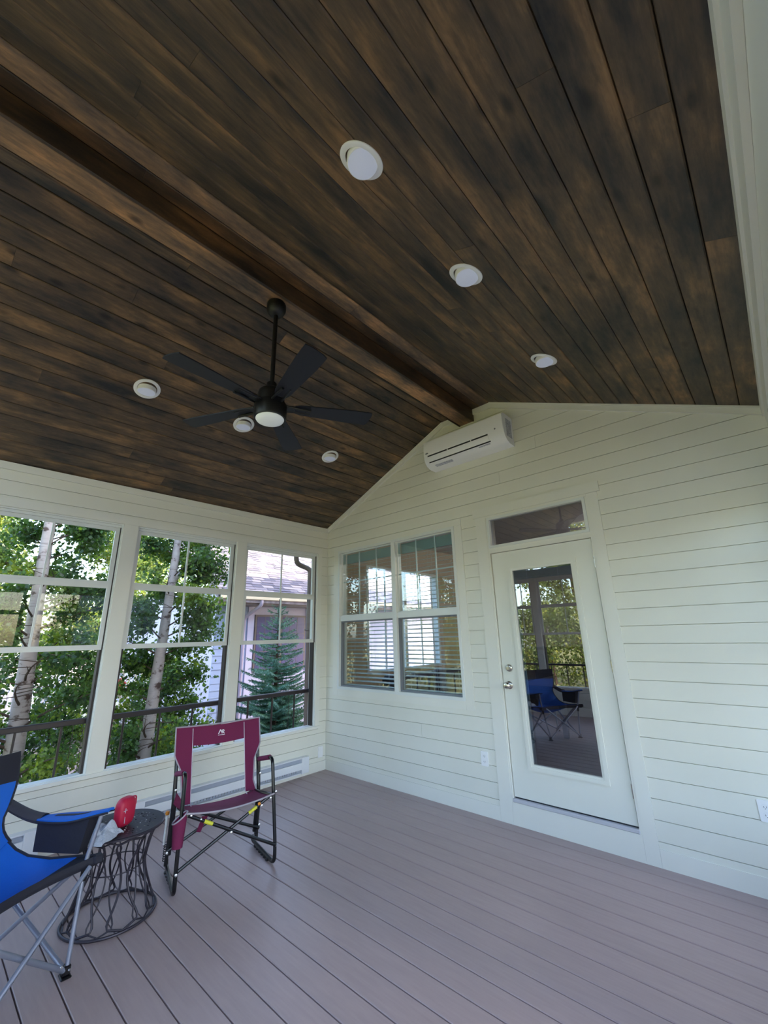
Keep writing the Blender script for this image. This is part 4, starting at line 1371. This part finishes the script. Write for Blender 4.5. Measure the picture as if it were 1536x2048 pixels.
for i_, (s0, s1, z0, z1) in enumerate((iw, (3.3, 4.9, .9, 2.5))):
    w_ = struct(empty('window_%d' % (20 + i_)), 'window in the left wall inside the house')
    fnI = lambda s, z, d: (IX0 - d, s, z)
    f = MB(); frame_rect(f, fnI, (s0, s1, z0, z1), .04, -.01, .08); f.build('window_frame', MVIN, w_)
    mm = s0 + (s1 - s0) * .5
    MB().prism([(mm - .03, z0 + .04), (mm + .03, z0 + .04), (mm + .03, z1 - .04), (mm - .03, z1 - .04)], fnI, 0, .08).build('mullion', MVIN, w_)
    for q in (.25, .75):
        xx = s0 + (s1 - s0) * q
        MB().prism([(xx - .01, z0 + .04), (xx + .01, z0 + .04), (xx + .01, z1 - .04), (xx - .01, z1 - .04)], fnI, .03, .05).build('muntin', MVIN, w_)
kc = tag(empty('sideboard', (1.5, 5.0, IZ0)), 'dark wood sideboard far inside the house behind the window blinds', 'cabinet')
MB().cbox((-.9, -.25, 0), (.9, .25, 1.0), .01).build('body', MDKWD, kc)
for i in range(3): MB().cbox((-.86 + .58 * i, -.27, .08), (-.32 + .58 * i, -.251, .92), .006).build('door', MDKWD, kc)
MB().cbox((-.94, -.28, 1.0), (.94, .27, 1.04), .006).build('worktop', MDKWD, kc)
sf = tag(empty('sofa', (.62, 1.75, IZ0)), 'dark sofa under the inner window seen through the blinds', 'sofa')
MB().cbox((-.42, -.95, .08), (.42, .95, .42), .04).build('seat', MGRYF, sf)
MB().cbox((-.45, -.95, .40), (-.20, .95, .80), .05).build('backrest', MGRYF, sf)
for y_ in (-.98, .84): MB().cbox((-.45, y_, .08), (.42, y_ + .14, .60), .04).build('armrest', MGRYF, sf)
for x_ in (-.38, .34):
    for y_ in (-.9, .86): MB().cbox((x_, y_, 0), (x_ + .04, y_ + .04, .08), .004).build('leg', MDKWD, sf)
rg = MB().cbox((1.2, 1.0, IZ0), (3.6, 3.2, IZ0 + .012), .004).build('rug', MRUG); tag(rg, 'grey rug on the floor seen through the door glass', 'rug')
def taper_leg(x, y_, z0, z1, w0, w1):
    mb = MB()
    vs = [(x + sx * w0, y_ + sy * w0, z0) for sx, sy in ((-1, -1), (1, -1), (1, 1), (-1, 1))] + [(x + sx * w1, y_ + sy * w1, z1) for sx, sy in ((-1, -1), (1, -1), (1, 1), (-1, 1))]
    return mb.add(vs, [(0, 3, 2, 1), (4, 5, 6, 7), (0, 1, 5, 4), (1, 2, 6, 5), (2, 3, 7, 6), (3, 0, 4, 7)])
dt = tag(empty('dining_table', (2.45, 1.75, IZ0 + .012)), 'dark wood dining table seen through the door glass', 'table')
MB().cbox((-.50, -.62, .70), (.50, .62, .745), .006).build('table_top', MDKWD, dt)
ap = MB(); ap.box((-.42, -.54, .60), (.42, -.50, .70)); ap.box((-.42, .50, .60), (.42, .54, .70)); ap.box((-.42, -.5, .60), (-.38, .5, .70)); ap.box((.38, -.5, .60), (.42, .5, .70)); ap.build('apron', MDKWD, dt)
for sx in (-1, 1):
    for sy in (-1, 1):
        taper_leg(sx * .40, sy * .52, 0, .70, .028, .045).build('leg', MDKWD, dt)
def stool(x, y_, lab):
    st = tag(empty('stool', (x, y_, IZ0 + .012)), lab, 'stool')
    MB().cbox((-.19, -.19, .43), (.19, .19, .48), .01).build('seat', MDKWD, st)
    for sx in (-1, 1):
        for sy in (-1, 1): taper_leg(sx * .16, sy * .16, 0, .43, .016, .024).build('leg', MDKWD, st)
stool(1.80, 1.35, 'dark wood stool seen through the door glass, left of the table'); stool(3.35, 1.0, 'dark wood stool seen through the door glass, right of the table')

# ------------------------------------------------------------------ outside: ground, neighbour house, deck, trees
GZ = -0.85
gr = MB(); gr.add([(-60, -60, GZ), (60, -60, GZ), (60, 60, GZ), (-60, 60, GZ)], [(0, 1, 2, 3)])
struct(gr.build('ground', MGRAV), 'gravel and grass ground around the porch')

nh = tag(empty('neighbour_house', (-5.5, 5.0, GZ)), 'neighbouring house with pale roof, brown gutter and dark window', 'house')
NX = -5.5; NY0, NY1 = 1.15, 11.0
def nb(a, b, nm, m, parent=nh, c=.0):
    mb = MB()
    A = (a[0] - NX, a[1] - 5.0, a[2] - GZ); B = (b[0] - NX, b[1] - 5.0, b[2] - GZ)
    (mb.cbox(A, B, c) if c else mb.box(A, B)); return mb.build(nm, m, parent)
nb((NX - 8, NY0, GZ), (NX - .02, NY1, 2.75), 'wall', MPANEL)
z = GZ + .02
while z < 2.3:
    mb = MB(); mb.prism([(0, z - GZ), (.022, z - GZ), (.010, z + .15 - GZ), (0, z + .15 - GZ)], lambda p, q, d: (p, d - 5.0, q), NY0, 1.98); mb.v = [(v[0] - .018, v[1], v[2]) for v in mb.v]
    mb.build('lap_board', MLAP, nh); z += .152
nb((NX - .02, 1.99, GZ), (NX + .02, 2.16, 2.30), 'corner_board', MPANEL, c=.004)
wn = nb((NX - .01, 2.19, .72), (NX + .03, 3.76, 2.10), 'window', MBROWN)
mb = MB()
for a, b in ((2.24, 2.94), (3.01, 3.71)):
    mb.box((.032, a - 5.0, .77 - GZ), (.036, b - 5.0, 2.05 - GZ))
mb.build('pane', MDWIN, wn)
mb = MB()
for a in (2.47, 2.70, 3.24, 3.47): mb.box((.037, a - 5.0 - .006, .77 - GZ), (.040, a - 5.0 + .006, 2.05 - GZ))
for zz in (1.2, 1.63): mb.box((.037, 2.24 - 5, zz - GZ - .006), (.040, 3.71 - 5, zz - GZ + .006))
mb.build('muntin', MBROWN, wn)
nb((NX - .02, 3.80, .65), (NX + .015, 3.95, 2.30), 'window_trim', MPANEL)
# soffit, fascia, gutter
nb((NX, 1.00, 2.30), (NX + .48, NY1, 2.33), 'soffit', MBROWN)
nb((NX + .46, .95, 2.30), (NX + .50, NY1, 2.52), 'fascia', MBROWN)
nb((NX + .50, .95, 2.42), (NX + .60, NY1, 2.54), 'gutter', mat('cream gutter', srgb(226, 208, 176), .5), c=.01)
mb = MB().tube(smooth_path([(.55, 2.02 - 5, 2.44 - GZ), (.55, 2.02 - 5, 2.30 - GZ), (.06, 1.86 - 5, 2.02 - GZ), (.06, 1.86 - 5, .02)], .08), .045, 10)
mb.build('downpipe', mat('lavender downpipe', srgb(176, 160, 176), .5), nh, True)
# roof plane with shingle courses
rp = radians(33)
ux_ = Vector((-cos(rp), 0, sin(rp)))
mb = MB(); o0 = Vector((.56, 0, 2.53 - GZ))
L_ = 7.0
q = [o0 + Vector((0, .95 - 5, 0)), o0 + Vector((0, NY1 - 5, 0)), o0 + Vector((0, NY1 - 5, 0)) + ux_ * L_, o0 + Vector((0, .95 - 5, 0)) + ux_ * L_]
mb.add(q + [v - Vector((0, 0, .18)) for v in q], [(0, 1, 2, 3), (7, 6, 5, 4), (0, 1, 5, 4), (1, 2, 6, 5), (2, 3, 7, 6), (3, 0, 4, 7)])
roof_ = mb.build('roof', MSHG, nh)
nrm = Vector((sin(rp), 0, cos(rp)))
allsh = MB(); cnt = 0; sh_mesh = None
rowh = .145
MSH2 = []
for c in ((92, 84, 94), (120, 108, 114), (146, 132, 132)):
    MSH2.append(mat('shingle tone', srgb(*c), .9))
for i in range(34):
    y_ = .95 + (0.15 if i % 2 else 0)
    while y_ < 5.6:
        w_ = random.uniform(.24, .38)
        if cnt < 300:
            pass
        a = o0 + ux_ * (i * rowh) + Vector((0, y_ - 5, 0)) + nrm * .004
        b = a + Vector((0, w_ - .01, 0))
        c_ = b + ux_ * (rowh + .02); d_ = a + ux_ * (rowh + .02)
        t_ = random.choice((.010, .014, .018))
        vs = [a, b, c_, d_, a + nrm * t_, b + nrm * t_, c_ + nrm * .002, d_ + nrm * .002]
        allsh.add(vs, [(0, 1, 5, 4), (4, 5, 6, 7), (0, 4, 7, 3), (1, 2, 6, 5)], random.randint(0, 2))
        y_ += w_
tag(allsh.build('shingles', MSH2, roof_), kind='stuff')

# neighbour's deck with balusters far behind the birches
dk = tag(empty('neighbour_deck', (-8.5, -.2, GZ)), 'pale wooden deck with baluster railing beyond the birch trees', 'deck')
def dkb(a, b, nm, m=MDECKW, parent=dk, c=.004):
    return MB().cbox((a[0] + 8.5, a[1] + .2, a[2] - GZ), (b[0] + 8.5, b[1] + .2, b[2] - GZ), c).build(nm, m, parent)
dkb((-8.55, -.86, .78), (-8.40, .92, .83), 'top_rail'); dkb((-8.52, -.86, -.10), (-8.44, .92, -.04), 'bottom_rail')
dkb((-11.5, -.86, -.36), (-8.42, .92, -.22), 'deck_frame')
for i in range(12):
    y_ = -.78 + .148 * i
    dkb((-8.50, y_ - .022, -.04), (-8.46, y_ + .022, .78), 'baluster')
for y_ in (-.30, .75): dkb((-8.56, y_ - .07, GZ), (-8.42, y_ + .07, -.36), 'post', MPOSTW)
fe = tag(empty('slat_fence', (-9.0, -1.9, GZ)), 'blue grey slatted fence left of the pale deck', 'fence')
for i in range(26):
    mb = MB(); mb.cbox((-.012, -1.2 + i * .085, .02), (.012, -1.2 + i * .085 + .055, 1.65), .003); mb.build('slat', MFENCE, fe)
mb = MB(); mb.cbox((-.04, -1.2, .3), (-.012, 1.05, .38), .004); mb.cbox((-.04, -1.2, 1.3), (-.012, 1.05, 1.38), .004); mb.build('fence_rail', MFENCE, fe)
fp = tag(empty('flower_pot', (-8.05, .02, -.22)), 'red flowering plant hanging in front of the pale deck railing', 'plant')
MB().tube([(0, 0, -.63), (0, 0, .46)], .02, 8).build('stand', MPOSTW, fp)
mb = MB(); mb.lathe([(.09, .45), (.13, .62), (.14, .64), (.12, .64)], 18); mb.build('pot', MDECKW, fp, True)

def leaf_cloud(name, centers, sizes, m, parent=None, aspect=1.5, stuff=True):
    """one mesh of separate leaf blades, each a folded rhomb"""
    n = len(centers)
    d = RNG.normal(size=(n, 3)); d[:, 2] -= .5; d /= np.linalg.norm(d, axis=1)[:, None]
    a = RNG.normal(size=(n, 3)); b = np.cross(d, a); b /= np.linalg.norm(b, axis=1)[:, None]
    s = sizes[:, None]
    nrm_ = np.cross(d, b)
    v = np.stack([centers, centers + d * s * .5 + b * s * .5 / aspect + nrm_ * s * .08, centers + d * s, centers + d * s * .5 - b * s * .5 / aspect + nrm_ * s * .08], 1).reshape(-1, 3)
    me = bpy.data.meshes.new(name)
    me.vertices.add(4 * n); me.vertices.foreach_set('co', v.astype(np.float32).ravel())
    me.loops.add(4 * n); me.loops.foreach_set('vertex_index', np.arange(4 * n, dtype=np.int32))
    me.polygons.add(n); me.polygons.foreach_set('loop_start', np.arange(0, 4 * n, 4, dtype=np.int32))
    me.polygons.foreach_set('loop_total', np.full(n, 4, dtype=np.int32))
    me.materials.append(m); me.update(calc_edges=True); me.validate()
    o = bpy.data.objects.new(name, me); COL.objects.link(o); o.parent = parent
    if stuff: o['kind'] = 'stuff'
    return o

P_ = leaf_cloud('petals', RNG.normal(size=(160, 3)) * .09 + np.array([0, 0, .72]), np.full(160, .06), mat('red petals', srgb(220, 50, 40), .6), fp)
leaf_cloud('leaves', RNG.normal(size=(220, 3)) * .11 + np.array([0, 0, .62]), np.full(220, .07), MLEAF2, fp)

def branching(root, h, lean, nb_, spread, seed, trunk_r, bark, up=.55, zlo=.12, wob=.05):
    """trunk path + branches; returns trunk pts, branch list"""
    rg_ = random.Random(seed)
    T = []
    for i in range(14):
        t = i / 13
        T.append(Vector((root[0] + lean[0] * t + wob * sin(5 * t + seed), root[1] + lean[1] * t + wob * cos(4 * t + seed * 2), root[2] + h * t)))
    br = []
    for k in range(nb_):
        t = zlo + (1 - zlo) * (k + rg_.random()) / nb_
        i = min(12, int(t * 13)); p = T[i].lerp(T[i + 1], t * 13 - i)
        an = rg_.uniform(0, 2 * pi); L = spread * (1.0 - .45 * t) * rg_.uniform(.7, 1.1)
        q = [p]
        for j in range(1, 5):
            f_ = j / 4
            q.append(p + Vector((cos(an + .3 * f_) * L * f_, sin(an + .3 * f_) * L * f_, up * L * f_ - .12 * L * f_ * f_)))
        br.append((q, trunk_r * (1 - .8 * t) * .16 + .003))
    return T, br

def tree(name, loc, label, cat, h, lean, nb_, spread, seed, tr_, bark, leafm, nleaf, lsz, group=None, zlo=.1, clump=.16, up=.55, fork=False, ls_ratio=1.35, wob=.05, cut=None):
    t = tag(empty(name, loc), label, cat, group)
    T, br = branching((0, 0, 0), h, lean, nb_, spread, seed, tr_, bark, up, zlo, wob)
    rr = [tr_ * (1 - .62 * i / 13) for i in range(14)]
    MB().tube(T, rr, 14).build('trunk', bark, t, True)
    if fork:
        i0 = 8
        F = [T[i0]] + [T[i0] + Vector((.10 * k, .20 * k, .30 * k)) for k in range(1, 6)]
        MB().tube(F, [tr_ * .42 * (1 - .12 * k) for k in range(6)], 10).build('trunk_fork', bark, t, True)
    mb = MB()
    twigs = []
    rg_ = random.Random(seed + 5)
    for q, r in br:
        mb.tube(q, [r, r * .8, r * .6, r * .4, r * .2], 5)
        for j in range(6):
            u = rg_.uniform(.25, 1.0) * 4; i = min(3, int(u)); p = q[i].lerp(q[i + 1], u - i)
            an = rg_.uniform(0, 2 * pi); L = rg_.uniform(.18, .42) * spread
            e = p + Vector((cos(an) * L, sin(an) * L, rg_.uniform(-.15, .5) * L))
            mb.tube([p, p.lerp(e, .5) + Vector((0, 0, .03 * L)), e], [r * .35, r * .25, .002], 4)
            twigs.append((p, e))
    tag(mb.build('branches', MBARK, t, True), kind='stuff')
    per = max(1, nleaf // len(twigs))
    C = []
    for p, e in twigs:
        u = RNG.random(per)[:, None]
        base_ = np.array(p)[None] * (1 - u) + np.array(e)[None] * u
        C.append(base_ + RNG.normal(size=(per, 3)) * clump * (0.4 + .6 * u))
    C = np.concatenate(C)
    if cut is not None: C = C[cut(C)]
    S = RNG.uniform(.7, 1.25, len(C)) * lsz
    leaf_cloud('foliage', C, S, leafm, t, ls_ratio)
    return t

tree('birch_tree', (-2.25, -2.66, GZ), 'white birch at the left edge of the porch windows, dense green leaves', 'tree', 5.2, (.02, -.05), 44, 1.05, 3, .112, MBIR, MLEAF, 28000, .060, 'birches outside the left windows', zlo=.10, clump=.11,
     cut=lambda C: ~((C[:, 0] > -.05) & (np.abs(C[:, 1] + .14 * C[:, 0] + .01 * C[:, 2]) < .13)))
tree('birch_tree', (-2.20, -1.27, GZ), 'forked white birch outside the second porch window, left of the spruce', 'tree', 5.2, (0, .10), 44, .95, 8, .095, MBIR, MLEAF, 28000, .060, 'birches outside the left windows', zlo=.08, clump=.11, fork=True,
     cut=lambda C: (C[:, 1] < .95) & ~((C[:, 0] > -.05) & (np.abs(C[:, 1] + .33 * C[:, 0] - .019 * C[:, 2]) < .13)))
# shrubs filling in under the birches
for k, (x_, y_, lb) in enumerate(((-4.6, -1.9, 'leafy green shrub between the two birches'), (-4.8, -3.6, 'leafy green shrub behind the left birch'), (-4.4, -.45, 'leafy green shrub right of the forked birch'))):
    tree('shrub', (x_, y_, GZ), lb, 'shrub', 1.9 if k != 0 else 1.5, (0, 0), 18, .75, 40 + k, .03, MBARK, MLEAF, 5200, .060, 'shrubs under the birches', zlo=.05, clump=.12)

# spruce
def spruce(loc, h, R0, label):
    t = tag(empty('spruce_tree', loc), label, 'tree')
    MB().tube([(0, 0, 0), (0, 0, h * .5), (0, 0, h)], [.06, .035, .006], 8).build('trunk', MBARK, t, True)
    mb = MB(); C = []; D = []
    rg_ = random.Random(4)
    z = .15
    while z < h - .12:
        tt = z / h; L0 = R0 * (1 - tt) ** .80 + .05
        nb_ = max(5, int(12 * (1 - tt) + 5)); off = rg_.random() * 6
        for k in range(nb_):
            an = off + 2 * pi * k / nb_ + rg_.uniform(-.25, .25); L = L0 * rg_.uniform(.62, 1.12)
            rise = rg_.uniform(.15, .60) if tt < .8 else .85; zb_ = z + rg_.uniform(-.05, .05)
            tip = Vector((cos(an) * L, sin(an) * L, zb_ + rise * L * .5))
            p0 = Vector((0, 0, zb_)); midp = p0.lerp(tip, .5) - Vector((0, 0, .08 * L))
            segs = [(p0, midp), (midp, tip)]
            mb.tube([p0, midp, tip], [.010, .006, .003], 4)
            nn = int(L / .052)
            for j in range(2, nn):
                f_ = j / nn
                b0_ = p0.lerp(midp, f_ * 2) if f_ < .5 else midp.lerp(tip, f_ * 2 - 1)
                for sd in (-1, 1):
                    tl = .22 * L * (1 - f_) + .05
                    dr = Vector((cos(an + sd * .9), sin(an + sd * .9), .22)).normalized()
                    e = b0_ + dr * tl - Vector((0, 0, .02))
                    segs.append((b0_, e))
            for a, b in segs:
                ln = (b - a).length; m_ = max(4, int(ln / .0062))
                u = RNG.random(m_)[:, None]
                C.append(np.array(a)[None] * (1 - u) + np.array(b)[None] * u)
                D.append(np.repeat(np.array((b - a).normalized())[None], m_, 0))
        z += .080 + .05 * tt
    tag(mb.build('branches', MBARK, t, True), kind='stuff')
    C = np.concatenate(C); D = np.concatenate(D); n = len(C)
    r_ = RNG.normal(size=(n, 3)); r_ -= D * (r_ * D).sum(1)[:, None]; r_ /= np.linalg.norm(r_, axis=1)[:, None]
    dd = r_ * .8 + D * .75; dd /= np.linalg.norm(dd, axis=1)[:, None]
    sd_ = np.cross(dd, D); sd_ /= np.linalg.norm(sd_, axis=1)[:, None]
    Lz = RNG.uniform(.030, .050, n)[:, None]; wz = .0058
    v = np.stack([C - sd_ * wz, C + sd_ * wz, C + dd * Lz], 1).reshape(-1, 3)
    me = bpy.data.meshes.new('needles')
    me.vertices.add(3 * n); me.vertices.foreach_set('co', v.astype(np.float32).ravel())
    me.loops.add(3 * n); me.loops.foreach_set('vertex_index', np.arange(3 * n, dtype=np.int32))
    me.polygons.add(n); me.polygons.foreach_set('loop_start', np.arange(0, 3 * n, 3, dtype=np.int32)); me.polygons.foreach_set('loop_total', np.full(n, 3, dtype=np.int32))
    me.materials.append(MSPR); me.update(calc_edges=True); me.validate()
    o = bpy.data.objects.new('needles', me); COL.objects.link(o); o.parent = t; o['kind'] = 'stuff'
    print('needles', n)
    return t
spruce((-3.0, 1.24, GZ), 3.12, 1.12, 'young blue green spruce in front of the neighbouring house')

# trees further off: three kinds, copied
P1 = tree('leafy_tree', (-15.5, -3.2, GZ), 'broad green tree behind the neighbouring deck', 'tree', 8.0, (.2, .1), 40, 2.9, 21, .16, MBARK, MLEAF2, 15000, .15, 'trees around the garden', zlo=.12, clump=.34)
P2 = tree('leafy_tree', (-18.5, 2.2, GZ), 'tall green tree behind the neighbouring house roof edge', 'tree', 9.5, (-.2, .2), 42, 2.7, 27, .18, MBARK, MLEAF2, 15000, .16, 'trees around the garden', zlo=.15, clump=.34)
spots = [(-13.5, -9.8, P1, .8, 1.1, 'green tree far left beyond the birches'), (-22, -6.5, P2, 1.1, 2.0, 'tall green tree far behind the slatted fence'), (-30, 7.5, P1, 1.2, 4.0, 'large green tree furthest behind the neighbouring house'),
         (-9, -17, P2, 1.0, .4, 'green tree beyond the front left garden'), (-2.5, -17, P1, .95, 2.6, 'sunlit green tree in front of the porch, left'),
         (3.5, -17, P2, 1.0, 3.3, 'sunlit green tree in front of the porch, middle'), (10, -17, P1, .95, 5.0, 'sunlit green tree in front of the porch, right'),
         (19, -8, P1, .9, 3.6, 'green tree right of the porch, far front'), (20, 2, P2, .8, 5.5, 'green tree right of the porch, far back')]
hp = tree('garden_shrub', (-6.5, -11.5, GZ), 'wide sunlit shrub in front of the porch, far left', 'shrub', 3.0, (0, 0), 26, 2.0, 61, .06, MBARK, MLEAF2, 7000, .11, 'shrubs in front of the porch', zlo=.02, clump=.28)
spots += [(-1.8, -11.5, hp, .95, 1.2, 'wide sunlit shrub in front of the porch, second from left'), (3.0, -11.8, hp, .95, 2.9, 'wide sunlit shrub in front of the porch, middle'), (8.0, -11.5, hp, 1.0, 4.4, 'wide sunlit shrub in front of the porch, right')]
for x_, y_, pr, s_, rz, lb in spots:
    c = copy_tree(pr); c.location = (x_, y_, GZ); c.scale = (s_,) * 3; c.rotation_euler = (0, 0, rz); c['label'] = lb
